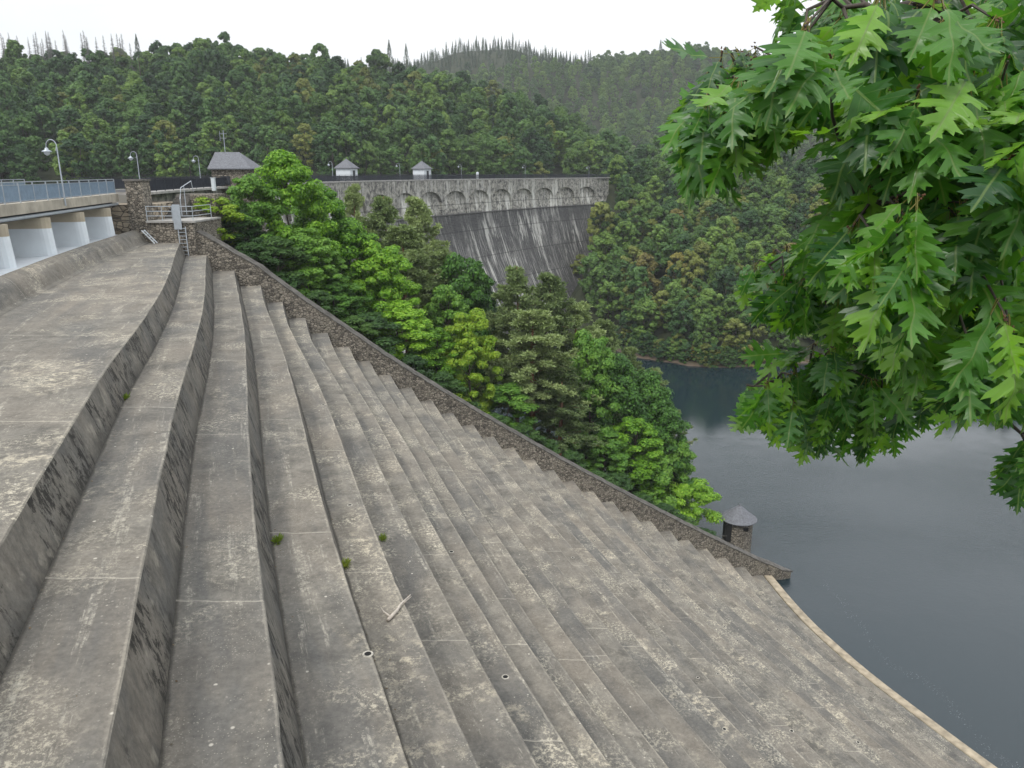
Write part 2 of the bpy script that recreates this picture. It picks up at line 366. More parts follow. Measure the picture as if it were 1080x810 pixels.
# ------------------------------------------------------------------ cascade geometry (plan curves of every step edge)
drops = [5.35, 6.35, 7.65, 8.95, 10.4, 11.85, 13.25, 14.6, 16.0, 17.4, 18.8]
while len(drops) < 29: drops.append(drops[-1]+(43.35-18.8)/18)
NS = 29
pxl = [190, 218, 247, 275, 298, 322, 345.5, 368, 389.5, 411.5, 434]
d0 = 22.0
while len(pxl) < NS: pxl.append(pxl[-1]+d0); d0 -= .165
k = (804-434)/(pxl[-1]-434); pxl = [p if p <= 434 else 434+(p-434)*k for p in pxl]
SZ = [ZE-d for d in drops]
DWi = [60.8+(d-5.35)*.40 for d in drops]
XWi = [(p-540)/F*(D*math.cos(PITCH)+d*math.sin(PITCH)) for p, D, d in zip(pxl, DWi, drops)]
CU0 = [0, 5, 10, 17, 25, 33, 40, 46, 52, 80]
CT0 = [(1, [0, 1.9, 3.85, 6.65, 9.7, 12.5, 14.75, 16.95, 19.15, 29.4]), (3, [0, 1.85, 3.75, 6.4, 9.35, 12.15, 14.55, 16.7, 19.0, 29.3]),
      (5, [0, 1.6, 3.3, 6.0, 9.1, 11.95, 14.3, 16.45, 18.8, 29.0]), (6, [0, 1.5, 3.15, 5.95, 9.0, 11.7, 14.15, 16.35, 18.7, 28.9]),
      (9, [0, 1.55, 3.25, 5.55, 8.2, 10.8, 13.15, 15.45, 17.9, 28.2]), (29, [0, .45, 1.2, 3.1, 6.2, 9.6, 12.6, 15.2, 17.8, 28.8])]
def _smooth(ys):
    x = np.linspace(0, 80, 161); y = np.interp(x, CU0, ys); k = np.exp(-.5*(np.arange(-8, 9)/3.5)**2); k /= k.sum()
    yp = np.concatenate([2*y[0]-y[8:0:-1], y, 2*y[-1]-y[-2:-10:-1]]); return np.convolve(yp, k, 'valid')
CU = np.linspace(0, 80, 161); CT = [(n, _smooth(v)-_smooth(v)[0]) for n, v in CT0]
def edgeX(i, y):
    u = DWi[i]-y; n = i+1
    j = max(k for k in range(len(CT)) if CT[k][0] <= n); j2 = min(j+1, len(CT)-1)
    a = float(np.interp(u, CU, CT[j][1])); b = float(np.interp(u, CU, CT[j2][1]))
    f = 0 if j2 == j else (n-CT[j][0])/(CT[j2][0]-CT[j][0])
    return XWi[i]+a*(1-f)+b*f if u > 0 else XWi[i]+.2*u
def DW(x): return float(np.interp(x, [-60]+XWi+[60], [60.8-.2]+DWi+[DWi[-1]+.3]))
def ZW(x): return float(np.interp(x, XWi, SZ))           # line through the step edges at the wall
HUMP = [(2, -10.6), (10, -13.2), (18, -16.2), (29, -19.8), (35, -21.7), (41.6, -23.7), (50, -26.0), (59.8, -28.4), (62, -28.9)]
def humpX(y): return float(np.interp(y, [a for a, b in HUMP], [b for a, b in HUMP]))
def step_z(x, y):
    i = 0
    while i < NS and edgeX(i, y) < x: i += 1
    return SZ[i] if i < NS else 0.0
def on_cascade(px, py):
    a = at(px, py, 1.0)-Vector((0, 0, ZE)); t = 3.0
    while t < 95:
        p = Vector((0, 0, ZE))+a*t
        if p.z < step_z(p.x, p.y): return Vector((p.x, p.y, step_z(p.x, p.y)))
        t += .02
    return None
Y0 = 1.2                                                  # where the near side wall closes the steps

# crest of the dam in plan (downstream edge)
cp = [(-28.9, 52), (-31.0, 64), (-33.2, 82), (-35.2, 108), (-33.0, 138), (-24.0, 170), (-9.6, 200), (9.5, 231), (33, 260), (52, 280)]
def catmull(P, n=24):
    o = []
    for i in range(1, len(P)-2):
        p0, p1, p2, p3 = [np.array(P[i+k], float) for k in (-1, 0, 1, 2)]
        for j in range(n):
            t = j/n; o.append(.5*((2*p1)+(-p0+p2)*t+(2*p0-5*p1+4*p2-p3)*t*t+(-p0+3*p1-3*p2+p3)*t**3))
    o.append(np.array(P[-2], float)); return np.array(o)
cc = catmull(cp); seg = np.hypot(*(cc[1:]-cc[:-1]).T); cs = np.concatenate([[0], np.cumsum(seg)]); CL = cs[-1]
def crest(s, n=0.0, z=0.0):
    def P(q): return np.array([np.interp(q, cs, cc[:, 0]), np.interp(q, cs, cc[:, 1])])
    t = P(min(s+1.5, CL))-P(max(s-1.5, 0)); t /= np.hypot(*t); p = P(s)
    return Vector((p[0]+t[1]*n, p[1]-t[0]*n, z))
def crest_s(px, n=0.0, z=43):
    best = min(np.arange(0, CL, .5), key=lambda s: abs(pix(*crest(s, n, z))[0]-px)); return float(best)
def crest_dir(s):
    a, b = crest(max(s-1, 0)), crest(min(s+1, CL)); return math.atan2((b-a).y, (b-a).x)

# ------------------------------------------------------------------ terrain
def sm(t): t = np.clip(t, 0, 1); return t*t*(3-2*t)
ccx, ccy = cc[:, 0], cc[:, 1]
def crestx(y): return np.interp(y, np.concatenate([[0], ccy, [285]]), np.concatenate([[-18], ccx, [60]]))
def hpx(b0): return (b0-540)/F
def T(x, y):
    """ground height; x, y numpy arrays"""
    x = np.asarray(x, float); y = np.asarray(y, float)
    r = np.hypot(x, y); yy = np.maximum(y, 1e-3); be = np.clip(x/yy, -3, 3); be = np.where(y < 5, np.sign(x)*3, be)
    nz_ = 3.0*np.sin(x*.031+y*.017)+2.2*np.sin(x*.013-y*.041+1.3)+1.3*np.sin(x*.09+.7)*np.sin(y*.08)
    bx = [-3, -.68, -.35, -.17, -.09, .02, .105, .15, .19, .26, .4]
    foot = np.interp(be, bx, [150, 190, 205, 220, 235, 262, 292, 300, 310, 330, 380])
    ridg = np.interp(be, bx, [330, 350, 400, 410, 405, 395, 365, 350, 345, 350, 400])
    zr = np.interp(be, [-3, -.68, -.55, -.46, -.35, -.17, -.09, .02, .105, .15, .19, .26, .4], [74, 79, 80, 79, 87, 85, 79, 65, 46, 39, 40, 34, 30])
    hl = 34+(zr-34)*sm((y-foot)/(ridg-foot))+nz_*.8*sm((y-foot)/60)
    hl = np.where(y > ridg, zr-(y-ridg)*.22+nz_, hl)
    hl = np.where(y < foot, 34-(foot-y)*.3, hl)
    hl = np.where(y < 5, 20, hl)
    # far hills
    f2 = 560.; r2 = np.interp(be, [-.6, -.1, .1, .3, .7, 3], [950, 930, 880, 900, 950, 1000])
    z2 = np.interp(be, [-1, -.25, -.05, .0, .08, .2, .35, .8, 3], [120, 150, 164, 168, 158, 158, 156, 165, 150])
    hf = 30+(z2-30)*sm((y-f2)/(r2-f2))+nz_*1.8*sm((y-f2)/100); hf = np.where(y > r2, z2-(y-r2)*.1, hf); hf = np.where(y < f2, 30-(f2-y)*.2, hf)
    # right bank
    sh = np.interp(be, [0, .12, .16, .19, .24, .3, .38, .6, 1.2, 3], [214, 196, 184, 180, 174, 172, 176, 185, 150, 90])
    rt = np.interp(be, [0, .127, .2, .4, 1.2, 3], [262, 262, 275, 285, 240, 160])
    ztop = np.interp(be, [0, .12, .16, .25, .5, 1, 3], [40, 41, 38, 37, 42, 60, 90])
    q = (y-sh)/(rt-sh)
    hr = np.where(q < 0, q*50, 1.2*np.clip(q*12, 0, 1)+(ztop-1.2)*np.clip(q, 0, 1)**.85)+nz_*.5*np.clip(q, 0, 1)
    hr = np.where(y > rt, ztop-(y-rt)*.16, hr)
    cap = np.interp(be, [-.1, .055, .075, .1, .118, .135], [-5, -3, 8, 15, 34, 60])
    hr = hr+np.where(q > -.3, .5*np.sin(x*.9+1)*np.sin(x*.37)*np.exp(-np.abs(q)*18), 0)
    hr = np.minimum(hr, cap)
    hr = np.where(y < 60, -6, hr)
    # bank beyond the spillway side wall
    dw = np.interp(x, XWi, DWi); zw = np.interp(x, XWi, SZ)
    hb = zw-.9-.36*(y-dw)-np.maximum(0, x-22)*1.1+.5*nz_*.3
    hb = np.where(y < dw+.2, -6, np.maximum(hb, -6))
    up = x < crestx(y)-3.5                                # upstream of the crest
    hb = np.where(up & (y > 45), 30, hb)
    h = np.maximum.reduce([hb, hr, np.full_like(hb, -6.0)])
    hill = np.maximum(hl, hf)
    h = np.where(up | (y > 262), np.maximum(h, hill), h)
    # under the cascade and the near bank
    return h
def T1(x, y): return float(T(np.array([x]), np.array([y]))[0])
def near_h(x, y):
    """cascade bed and the bank the photographer stands on"""
    if y < Y0:
        xs = [edgeX(i, Y0) for i in range(NS)]
        z = float(np.interp(x, xs, SZ))+2.2 if x > xs[0] else 42.4
        return min(42.4 if x < 3 else 60, z if x > 3 else 42.4) if x < 3 else max(-6, min(42.4, z+6.5)-max(0, x-60)*.4)
    xs = [edgeX(i, y) for i in range(NS)]
    if x < xs[0]-6: return 34.
    z = float(np.interp(x, xs, SZ))-3.5
    if x > xs[-1]+.3: z = -6
    return z
ang = np.unique(np.concatenate([np.arange(-180, -45, 4.0), np.arange(-45, 46, .5), np.arange(46, 181, 4.0)]))
rad = np.concatenate([np.linspace(.6, 8, 12), np.linspace(9, 56, 30), np.linspace(57, 130, 75), np.linspace(132, 300, 60), np.linspace(308, 560, 42), np.geomspace(575, 1450, 30)])
mb = MB(); rows = []
for r_ in rad:
    xs = r_*np.sin(np.radians(ang)); ys = r_*np.cos(np.radians(ang)); zs = T(xs, ys)
    row = []
    for x, y, z in zip(xs, ys, zs):
        if y < DW(x)+.1 and y > -400 and x > -60 and x < 75: z = near_h(x, y)
        elif y <= 5: z = max(20 if x < -20 else 0, min(42.4, 42.4-abs(x)*.25)) if y <= Y0 else z
        row.append((x, y, z))
    rows.append(row)
mb.grid(rows)
tm = NT('forest_floor_and_shore'); tv = tm.coord(); tn = tm.noise(tv, .25, 7, .65)
tcol = tm.mix(tm.ramp(tn, [(.35, 0.0), (.65, 1.0)]), (.012, .02, .008), (.032, .038, .016))
geo = tm.n('ShaderNodeNewGeometry'); sx_ = tm.n('ShaderNodeSeparateXYZ'); tm.l(geo.outputs['Position'], sx_.inputs[0])
zz = tm.math('ADD', tm.math('DIVIDE', sx_.outputs[2], 8.0), tm.math('MULTIPLY', tn, .3))
tcol = tm.mix(tm.ramp(zz, [(.17, 1.0), (.30, 0.0)]), tcol, (.12, .09, .066))
tm.bump(tn, .6, .4); tm.fin(tcol, .95)
g_ = mb.build('ground', tm.mat, smooth=True); tag(g_, kind='structure')

# lower lake
wm = NT('lake_water'); wv_ = wm.coord(); b_ = wm.b
b_.inputs['Base Color'].default_value = (.009, .021, .027, 1); b_.inputs['Roughness'].default_value = .06; b_.inputs['IOR'].default_value = 1.333
b_.inputs['Specular IOR Level'].default_value = 1.0
rip = wm.noise(wm.coord((.8, 1.3, 1)), 1.9, 6, .72); rip2 = wm.noise(wv_, .35, 3, .5)
calm = wm.ramp(wm.noise(wm.coord((.4, 1, 1)), .02, 3), [(.35, .25), (.65, 1.0)])
geo = wm.n('ShaderNodeNewGeometry'); sxy = wm.n('ShaderNodeSeparateXYZ'); wm.l(geo.outputs['Position'], sxy.inputs[0])
breeze = wm.ramp(wm.math('DIVIDE', wm.math('ADD', sxy.outputs[1], wm.math('MULTIPLY', rip2, 12)), 200), [(.35, .12), (.42, .6), (.49, 1.0), (.57, .6), (.65, .08)])
wm.bump(wm.math('MULTIPLY', wm.math('MULTIPLY', wm.math('ADD', rip, wm.math('MULTIPLY', rip2, .6)), calm), breeze), .8, .16)
mb = MB(); mb.poly([(-60, -900, 0), (1400, -900, 0), (1400, 300, 0), (-60, 300, 0)])
wt = mb.build('water', wm.mat); tag(wt, kind='structure')
# upper lake behind the crest
mb = MB(); pts = [crest(s, -5.6, 38.3) for s in np.linspace(0, CL, 60)]
for a, b in zip(pts, pts[1:]):
    mb.poly([(a.x, a.y, 38.3), (b.x, b.y, 38.3), (b.x-900+b.y, b.y+260, 38.3), (a.x-900+a.y, a.y, 38.3)][::-1])
mb.poly([(pts[0].x, pts[0].y, 38.3), (-900+pts[0].x+pts[0].y, pts[0].y, 38.3), (-900, -100, 38.3), (-26, -100, 38.3)])
wt2 = mb.build('reservoir_water', wm.mat); tag(wt2, kind='structure')

# ------------------------------------------------------------------ spillway cascade
cas = empty('spillway_cascade', (0, 40, 0), 'long curving flight of grey weathered concrete spillway steps falling to the lake', 'spillway')
BAT = .33
def ysamp(i):
    D1 = DWi[i]+.35
    return np.concatenate([np.linspace(Y0-.1, 26, 90)[:-1], np.linspace(26, D1, 40)])
for i in range(NS):
    z = SZ[i]; zn = SZ[i+1] if i < NS-1 else -3.0
    ys = ysamp(i); mb = MB(); rt_, ru = [], []
    for y in ys:
        xe = edgeX(i, y); xin = (edgeX(i-1, y)+BAT if i else humpX(y)-.05)
        jit = .018*mnoise.noise(Vector((y*.5, i*7.1, 0)))-.05*max(0, mnoise.noise(Vector((y*1.7, i*5.3, 4)))-.28)
        dz = .012*mnoise.noise(Vector((y*.25, i*3.3, 2)))
        b = BAT
        wd = xe-xin
        rt_.append([(xin, y, z-.8), (xin, y, z+dz), (xin+.13, y, z+dz), (xe-.025+jit, y, z+dz), (xe+jit, y, z-.025+dz), (xe+b, y, zn-.012), (xe+b, y, zn-.6)])
        ru.append([(y, wd+.8), (y, wd), (y, wd-.13), (y, .05), (y, 0), (y, -1), (y, -2)])
    mb.grid(rt_, m=lambda a, j: 1 if j >= 4 else 0, uv=ru)
    for row in (rt_[0][::-1], rt_[-1]): mb.poly([row[1], row[2], row[3], row[4], row[5], row[6], row[0]])
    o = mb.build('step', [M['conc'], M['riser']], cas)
    ga = o.data.attributes.new('grime_shade', 'FLOAT', 'POINT'); nv = len(o.data.vertices); gv = np.zeros(nv, np.float32); ar = np.arange(len(ys)*7); gv[:len(ar)] = np.where(ar % 7 == 1, .95 if i else .5, np.where(ar % 7 == 5, .8, 0)); ga.data.foreach_set('value', gv)  # weights for grime and painted shade at tread corners and riser feet
# toe coping
mb = MB(); rows = []
for y in np.linspace(Y0, DWi[-1]+.2, 40):
    xe = edgeX(28, y)+BAT
    rows.append([(xe-.1, y, -2), (xe-.1, y, .52), (xe+.0, y, .58), (xe+.78, y, .56), (xe+.83, y, .50), (xe+.88, y, -2)])
mb.grid(rows); mb.poly(rows[-1]); mb.poly(rows[0][::-1])
mb.build('toe_coping', M['sand'], cas)
# rounded weir crest
prof = [(-.02, -.3), (-.02, .0), (.22, .05), (.26, .10), (.40, .34), (.58, .62), (.78, .82), (1.0, .93), (1.25, .96), (1.5, .9), (1.75, .72), (1.9, .6), (1.95, -.3)]
mb = MB(); rows = []
for y in np.linspace(Y0, 61, 60):
    hx = humpX(y); rows.append([(hx-o_, y, SZ[0]+h_) for o_, h_ in prof])
mb.grid(rows, uv=[[(r_[0][1], 2+j*.3) for j in range(len(prof))] for r_ in rows])
mb.build('weir_crest', [M['conc']], cas, smooth=True)
# sill painted white
mb = MB(); rows = []
for y in np.linspace(Y0, 61, 30):
    hx = humpX(y); rows.append([(hx-1.9, y, SZ[0]+.55), (hx-2.2, y, SZ[0]+.62), (hx-9.0, y, SZ[0]+.55), (hx-10, y, SZ[0]-2)])
mb.grid(rows); mb.build('sill', M['whitefloor'], cas)
# near side wall, behind the lower edge of the picture
mb = MB(); rows = []
for i in range(NS):
    x = edgeX(i, Y0); rows.append([(x, Y0-.1, SZ[i]-2), (x, Y0-.1, SZ[i]+1.6), (x, Y0-.7, SZ[i]+1.6), (x, Y0-.7, SZ[i]-2)])
mb.grid(rows, close=True)
nw = mb.build('side_wall', M['wall']); nw.location = (0, 0, 0); tag(nw, 'stone side wall closing the near end of the spillway steps', 'wall')
# drain holes on the treads
holes = [(341, 427), (369, 533), (476, 582), (498, 494), (604, 588), (627, 570), (620, 549), (664, 563), (702, 597), (722, 613), (757, 711), (736, 715), (764, 769), (835, 771), (764, 661), (778, 676), (533, 714), (905, 783), (388, 690), (941, 770), (820, 664)]
for hx, hy in holes:
    p = on_cascade(hx, hy)
    if not p: continue
    mb = MB(); n = 14; rr = random.uniform(.06, .085)
    mb.lathe(p, [(rr*1.45, .001), (rr*1.3, .012), (rr*1.05, .014), (rr*.9, .006)], n, 0)
    k = len(mb.v); mb.v += [(p.x+rr*.92*math.cos(2*PI*j/n), p.y+rr*.92*math.sin(2*PI*j/n), p.z+.008) for j in range(n)]
    mb.f.append(list(range(k, k+n))); mb.m.append(1)
    mb.build('drain_hole', [M['rim'], M['hole']], cas)

# side wall of the cascade
sw = empty('spillway_side_wall', (0, DW(0), 0), 'sloping rubble stone wall with flat coping running down beside the steps', 'wall')
xs = np.linspace(-25.0, 30.2, 90); mb = MB(); rows = []; cop = []
for x in xs:
    y = DW(x); zt = float(np.interp(x, XWi[:1]+XWi+[29.2, 30.4], [SZ[0]+1.2]+[z+1.45 for z in SZ]+[1.7, 1.05]))
    if x < XWi[1]: zt = float(np.interp(x, [-25.2, XWi[2]], [39.6, SZ[2]+1.45]))
    zb = ZW(x)-5
    zb = max(zb, -3)
    rows.append([(x, y, zb), (x, y, zt), (x, y+.95, zt), (x, y+.95, zb-2)])
    wz_ = .02*math.sin(x*2.3)+.02*math.sin(x*5.1); cop.append([(x, y-.05, zt), (x, y-.05, zt+.10+wz_), (x, y+1.03, zt+.10+wz_), (x, y+1.03, zt)])
mb.grid(rows, close=True); mb.poly(rows[0]);
e = rows[-1]; tip = (31.6, DW(30)-.1, 0); 
mb.poly([e[0], e[1], (31.4, e[0][1]+.45, .75), (31.2, e[0][1]+.45, -3)]); mb.poly([e[2], e[3], (31.2, e[0][1]+.45, -3), (31.4, e[0][1]+.45, .75)]); mb.poly([e[1], e[2], (31.4, e[0][1]+.45, .75)])
mb.build('wall', M['wall'], sw)
mb = MB(); mb.grid(cop, close=True); mb.poly(cop[0][::-1]); e = cop[-1]
mb.poly([e[1], e[2], (31.6, e[0][1]+.5, .86)]); mb.poly([e[0], e[1], (31.6, e[0][1]+.5, .86), (31.6, e[0][1]+.5, .74)]); mb.poly([e[2], e[3], (31.6, e[0][1]+.5, .74), (31.6, e[0][1]+.5, .86)])
mb.build('coping', M['coping'], sw)

# ------------------------------------------------------------------ landing, stair and ladders at the head of the cascade
ab = empty('stone_abutment', (-29, 61, 36), 'brown stone abutment with square pillar and landing at the end of the bridge', 'abutment')
mb = MB(); mb.box(-35, -28.75, 61.3, 68.5, 35, 41.55); mb.build('wall', M['wall_tan'], ab)
mb = MB(); mb.box(-30.05, -28.7, 60.85, 62.15, 36, 43.35); mb.build('pillar', M['wall'], ab)
mb = MB(); mb.box(-30.15, -28.6, 60.75, 62.25, 43.353, 43.5); mb.build('pillar_cap', M['coping'], ab)
mb = MB(); mb.box(-28.65, -25.0, 60.75, 66.6, 34, 40.2); mb.build('landing', M['wall'], ab)
mb = MB(); mb.box(-28.68, -24.85, 60.62, 61.1, 40.203, 40.35); mb.box(-28.64, -24.95, 61.103, 66.5, 40.203, 40.33); mb.build('landing_coping', M['slab'], ab)
mb = MB()
for k in range(10): mb.box(-29.9+1.1, -28.6+1.1, 64.2+k*.32, 64.2+(k+1)*.32+(.0 if k < 9 else 1), 39.8, 40.5+k*.19)
mb.build('stair', M['coping'], ab)
mb = MB(); mb.box(-27.49, -25.4, 66.7, 69.5, 35, 42.2); mb.box(-28.9, -27.5, 67.9, 69.6, 35, 42.2); mb.build('retaining_wall', M['wall'], ab)
mb = MB()
for z in (40.72, 41.08, 41.45): mb.tube([(-28.6, 60.75, z), (-25.0, 60.75, z)], .028); mb.tube([(-25.0, 60.75, z), (-25.0, 64.5, z)], .028)
for x in (-28.6, -27.4, -26.6, -25.0): mb.tube([(x, 60.75, 40.3), (x, 60.75, 41.47)], .03)
mb.tube([(-25, 64.5, 40.3), (-25, 64.5, 41.47)], .03)
mb.build('railing', M['steel'], ab)
mb = MB()
mb.tube([(-27.35, 64.3, 40.5), (-27.35, 64.3, 41.9), (-27.4, 64.8, 42.8), (-27.4, 67.0, 43.3), (-27.4, 67.3, 42.4)], .035); mb.tube([(-27.4, 65.4, 40.6), (-27.4, 65.4, 42.95)], .03)
mb.build('handrail', M['steel'], ab)
ld = empty('access_ladder', (-25.9, 60.5, SZ[1]), 'white metal ladder with solid back plate fixed under the landing rail', 'ladder')
mb = MB()
for x in (-26.2, -25.62): mb.bar((x+.12, 60.35, SZ[1]), (x, 60.6, 39.9), .06, .06)
mb.build('side_rail', M['steel'], ld)
for k in range(8):
    mb = MB(); t = (k+.5)/8; mb.bar((-26.08-.12*t, 60.35+.25*t, SZ[1]+t*(39.9-SZ[1])), (-25.5-.12*t, 60.35+.25*t, SZ[1]+t*(39.9-SZ[1])), .045, .045)
    mb.build('rung', M['steel'], ld)
mb = MB(); mb.box(-26.45, -25.85, 60.5, 60.55, 39.7, 41.6); mb.build('back_plate', M['steel'], ld)
ld2 = empty('short_ladder', (-28.3, 60, SZ[0]), 'short white ladder leaning on the rounded weir beside the stone wall', 'ladder')
mb = MB()
for dy in (0, .45): mb.bar((-27.85, 59.9+dy, SZ[0]+.02), (-28.75, 59.9+dy, SZ[0]+1.02), .07, .07)
mb.build('side_rail', M['render'], ld2)
for t in (.2, .45, .7, .93):
    mb = MB(); mb.bar((-27.85-.9*t, 59.9, SZ[0]+.02+t), (-27.85-.9*t, 60.35, SZ[0]+.02+t), .05, .05)
    mb.build('rung', M['render'], ld2)

# ------------------------------------------------------------------ weir bridge
br = empty('weir_bridge', (-28, 40, 39), 'beige concrete road bridge on white painted piers over the weir', 'bridge')
def brx(y): return -26.35-.222*(y-41)
def brp(y, n, z):            # n metres towards the steps
    a = math.atan(.222); return Vector((brx(y)+n*math.cos(a), y+n*math.sin(a), z))
ya, yb = 12.0, 61.2
def strip(mb, y0, y1, sec, m=0, n=2):
    rows = [[brp(y, o_, z) for o_, z in sec] for y in np.linspace(y0, y1, n)]
    mb.grid(rows, close=True, m=m); mb.poly(rows[0][::-1], m); mb.poly(rows[-1], m)
mb = MB(); strip(mb, ya, yb, [(0, 41.82), (0, 42.4), (-.35, 42.42), (-.36, 42.28), (-6.2, 42.28), (-6.21, 42.42), (-6.5, 42.4), (-6.5, 41.82)])
mb.build('deck', M['deck'], br)
mb = MB(); strip(mb, ya, yb, [(-.37, 42.285), (-.37, 42.29), (-6.19, 42.29), (-6.19, 42.285)]); mb.build('road_surface', M['asphalt'], br)
mb = MB(); strip(mb, ya, yb, [(-.5, 41.45), (-.5, 41.815), (-6.0, 41.815), (-6.0, 41.45)]); mb.build('girder', M['dark'], br)
mb = MB(); mb.tube([brp(y, -.15, 41.62) for y in (ya, yb)], .1, 8); mb.build('service_pipe', M['steel'], br)
for yp in (15.0, 21.1, 27.2, 33.3, 39.4, 45.4, 51.6, 57.7):
    mb = MB(); c = brp(yp, 0, 0); a = math.atan(.222)
    ex = Vector((math.cos(a), math.sin(a), 0)); ey = Vector((-math.sin(a), math.cos(a), 0)); hw = .42
    out_ = [(-6.3, -hw), (-.3, -hw)]+[(-.3+.55*math.sin(t), -hw*math.cos(t)) for t in np.linspace(.3, PI-.3, 7)]+[(-.3, hw), (-6.3, hw)]
    rows = []
    for z in (SZ[0]+.3, 40.85, 41.45): rows.append([tuple(c+ex*(p_[0]+(.12 if z < 40 else 0))+ey*p_[1]+Vector((0, 0, z))) for p_ in out_])
    mb.grid(rows, close=True, m=lambda i_, j_: i_)
    mb.poly(rows[-1], 1)
    mb.build('pier', [M['white'], M['pierb']], br)
def rail_run(parent, P, length, post_step, mat_post, mat_bar, bar_step=.13, h=1.1, post=.05, bar_w=.016, zbase=42.4, toprail=.05):
    n = int(length/post_step)
    for k in range(n+1):
        mb = MB(); s = k*length/n; mb.bar(P(s, zbase), P(s, zbase+h), post, post); mb.build('post', mat_post, parent)
    mb = MB(); m_ = max(2, int(length/4))
    for z, th in ((zbase+h, toprail), (zbase+h-.16, .03), (zbase+.1, .03)):
        pts = [P(k*length/m_, z) for k in range(m_+1)]
        for a, b in zip(pts, pts[1:]): mb.bar(a, b, th, th)
    mb.build('top_rail', mat_post, parent)
    mb = MB(); n = int(length/bar_step)
    for k in range(n):
        s = (k+.5)*length/n; p, q = P(s, zbase+.1), P(s, zbase+h-.16)
        k0 = len(mb.v); d = (P(min(s+.2, length), 0)-P(max(s-.2, 0), 0)).normalized()*bar_w
        mb.v += [tuple(p-d), tuple(p+d), tuple(q+d), tuple(q-d)]; mb.f.append([k0, k0+1, k0+2, k0+3]); mb.m.append(0)
        nn_ = Vector((-d.y, d.x, 0))
        k0 = len(mb.v); mb.v += [tuple(p-nn_), tuple(p+nn_), tuple(q+nn_), tuple(q-nn_)]; mb.f.append([k0, k0+1, k0+2, k0+3]); mb.m.append(0)
    mb.build('balusters', mat_bar, parent)
r1 = empty('bridge_railing', brp(ya, -.1, 42.4), 'blue grey steel railing with close bars along the near edge of the bridge', 'railing')
rail_run(r1, lambda s, z: brp(ya+s, -.12, z), yb-ya-.3, 2.0, M['steel'], M['rail'], .1, 1.1, .06, .021)
r2 = empty('bridge_railing', brp(ya, -6.3, 42.4), 'steel railing along the far edge of the bridge', 'railing')
rail_run(r2, lambda s, z: brp(ya+s, -6.35, z), yb-ya-.3, 2.0, M['steel'], M['rail'], .12, 1.1, .05, .018)

# ------------------------------------------------------------------ the dam
dam = empty('arch_dam', crest(150, 0, 0), 'tall curved masonry dam with row of blind arches and white lime streaks', 'dam')
ZR = 42.35
def dsec(z):                       # downstream offset of the face at height z
    d = ZE-z
    if d < 6: return 0
    if d <= 10: return .6*(d-6)/4
    h = d-10; return .6+.22*h+.0075*h*h
zs_ = [42.2, 40, 38, 36, 34.0]
mb = MB(); rows, ru = [], []
ss = np.arange(1.0, CL-.5, 2.0)
zlow = [33.999]+list(np.linspace(32, -6, 20))
for s in ss:
    c = [crest(s, dsec(z), z) for z in zs_]+[crest(s, dsec(z), z) for z in zlow]
    c = c+[crest(s, -5.5, -6), crest(s, -5.5, 42.2)]
    rows.append(c); v_ = [ZR-z for z in zs_]+[ZR-z for z in zlow]+[60, 60]; ru.append([(s, q) for q in v_])
mb.grid(rows, uv=ru, close=True); mb.poly(rows[0], uv=[(0, 0)]*len(rows[0])); mb.poly(rows[-1][::-1], uv=[(0, 0)]*len(rows[0]))
mb.build('wall', M['dam'], dam)
mb = MB(); rows = [[crest(s, .35, 33.85), crest(s, .82, 33.95), crest(s, .82, 34.12), crest(s, .5, 34.2)] for s in ss]
mb.grid(rows); mb.build('ledge', M['damband'], dam)
s_a = crest_s(300); pitch = 11.4; nb = int((CL-2-s_a)/pitch); pw = .55; SP = 36.7; AT = 39.7
mb = MB()
for b in range(nb):
    s0 = s_a+b*pitch; N = 22; hw = pitch/2-pw; mid = s0+pitch/2
    fr_, bk_, uvf = [], [], []
    sl = [s0]+[mid-hw*math.cos(PI*k/N) for k in range(N+1)]+[s0+pitch]
    for k, s in enumerate(sl):
        zb = SP if k in (0, N+2) else SP+(AT-SP)*math.sin(PI*(k-1)/N)**.9 if 0 < k-1 < N else SP
        fr_.append([crest(s, .75, 42.15), crest(s, .75, zb), crest(s, -.02, zb)]); uvf.append([(s, ZR-42.15), (s, ZR-zb), (s, ZR-zb+.3)])
    mb.grid(fr_, uv=uvf)
    # pilaster between bays, dying into the battered wall
    for sgn in (0,):
        a, c_ = s0-pw, s0+pw
        zz_ = [SP, 36, 35, 34.2]; of = [.75, .76, .78, .80]
        mb.grid([[crest(a, -.1, z), crest(a, o_, z), crest(c_, o_, z), crest(c_, -.1, z)] for z, o_ in zip(zz_, of)],
                uv=[[(a, ZR-z), (a, ZR-z), (c_, ZR-z), (c_, ZR-z)] for z in zz_])
        
mb.build('arcade', M['dam'], dam)
mb = MB(); rows = [[crest(s, -5.9, 42.203), crest(s, .8, 42.203), crest(s, .8, 42.40), crest(s, .3, 42.42), crest(s, -5.5, 42.42), crest(s, -5.9, 42.42)] for s in ss]
mb.grid(rows, close=True); mb.poly(rows[0]); mb.build('crest_slab', M['slab'], dam)
mb = MB(); rows = [[crest(s, -.2, 42.426), crest(s, -5.0, 42.426)] for s in ss]; mb.grid(rows); rd = mb.build('road', M['asphalt']); tag(rd, kind='structure')
f1 = empty('crest_railing', crest(60, .5, 42.4), 'dark close barred railing along the lake side edge of the dam crest', 'railing')
rail_run(f1, lambda s, z: crest(2+s, .5, z), CL-4, 2.5, M['dark'], M['darkfence'], .14, 1.15, .07, .03, 42.42)
f2 = empty('crest_railing', crest(60, -5.7, 42.4), 'dark railing along the reservoir side of the dam crest', 'railing')
rail_run(f2, lambda s, z: crest(2+s, -5.7, z), CL-4, 2.5, M['dark'], M['darkfence'], .2, 1.15, .07, .035, 42.42)

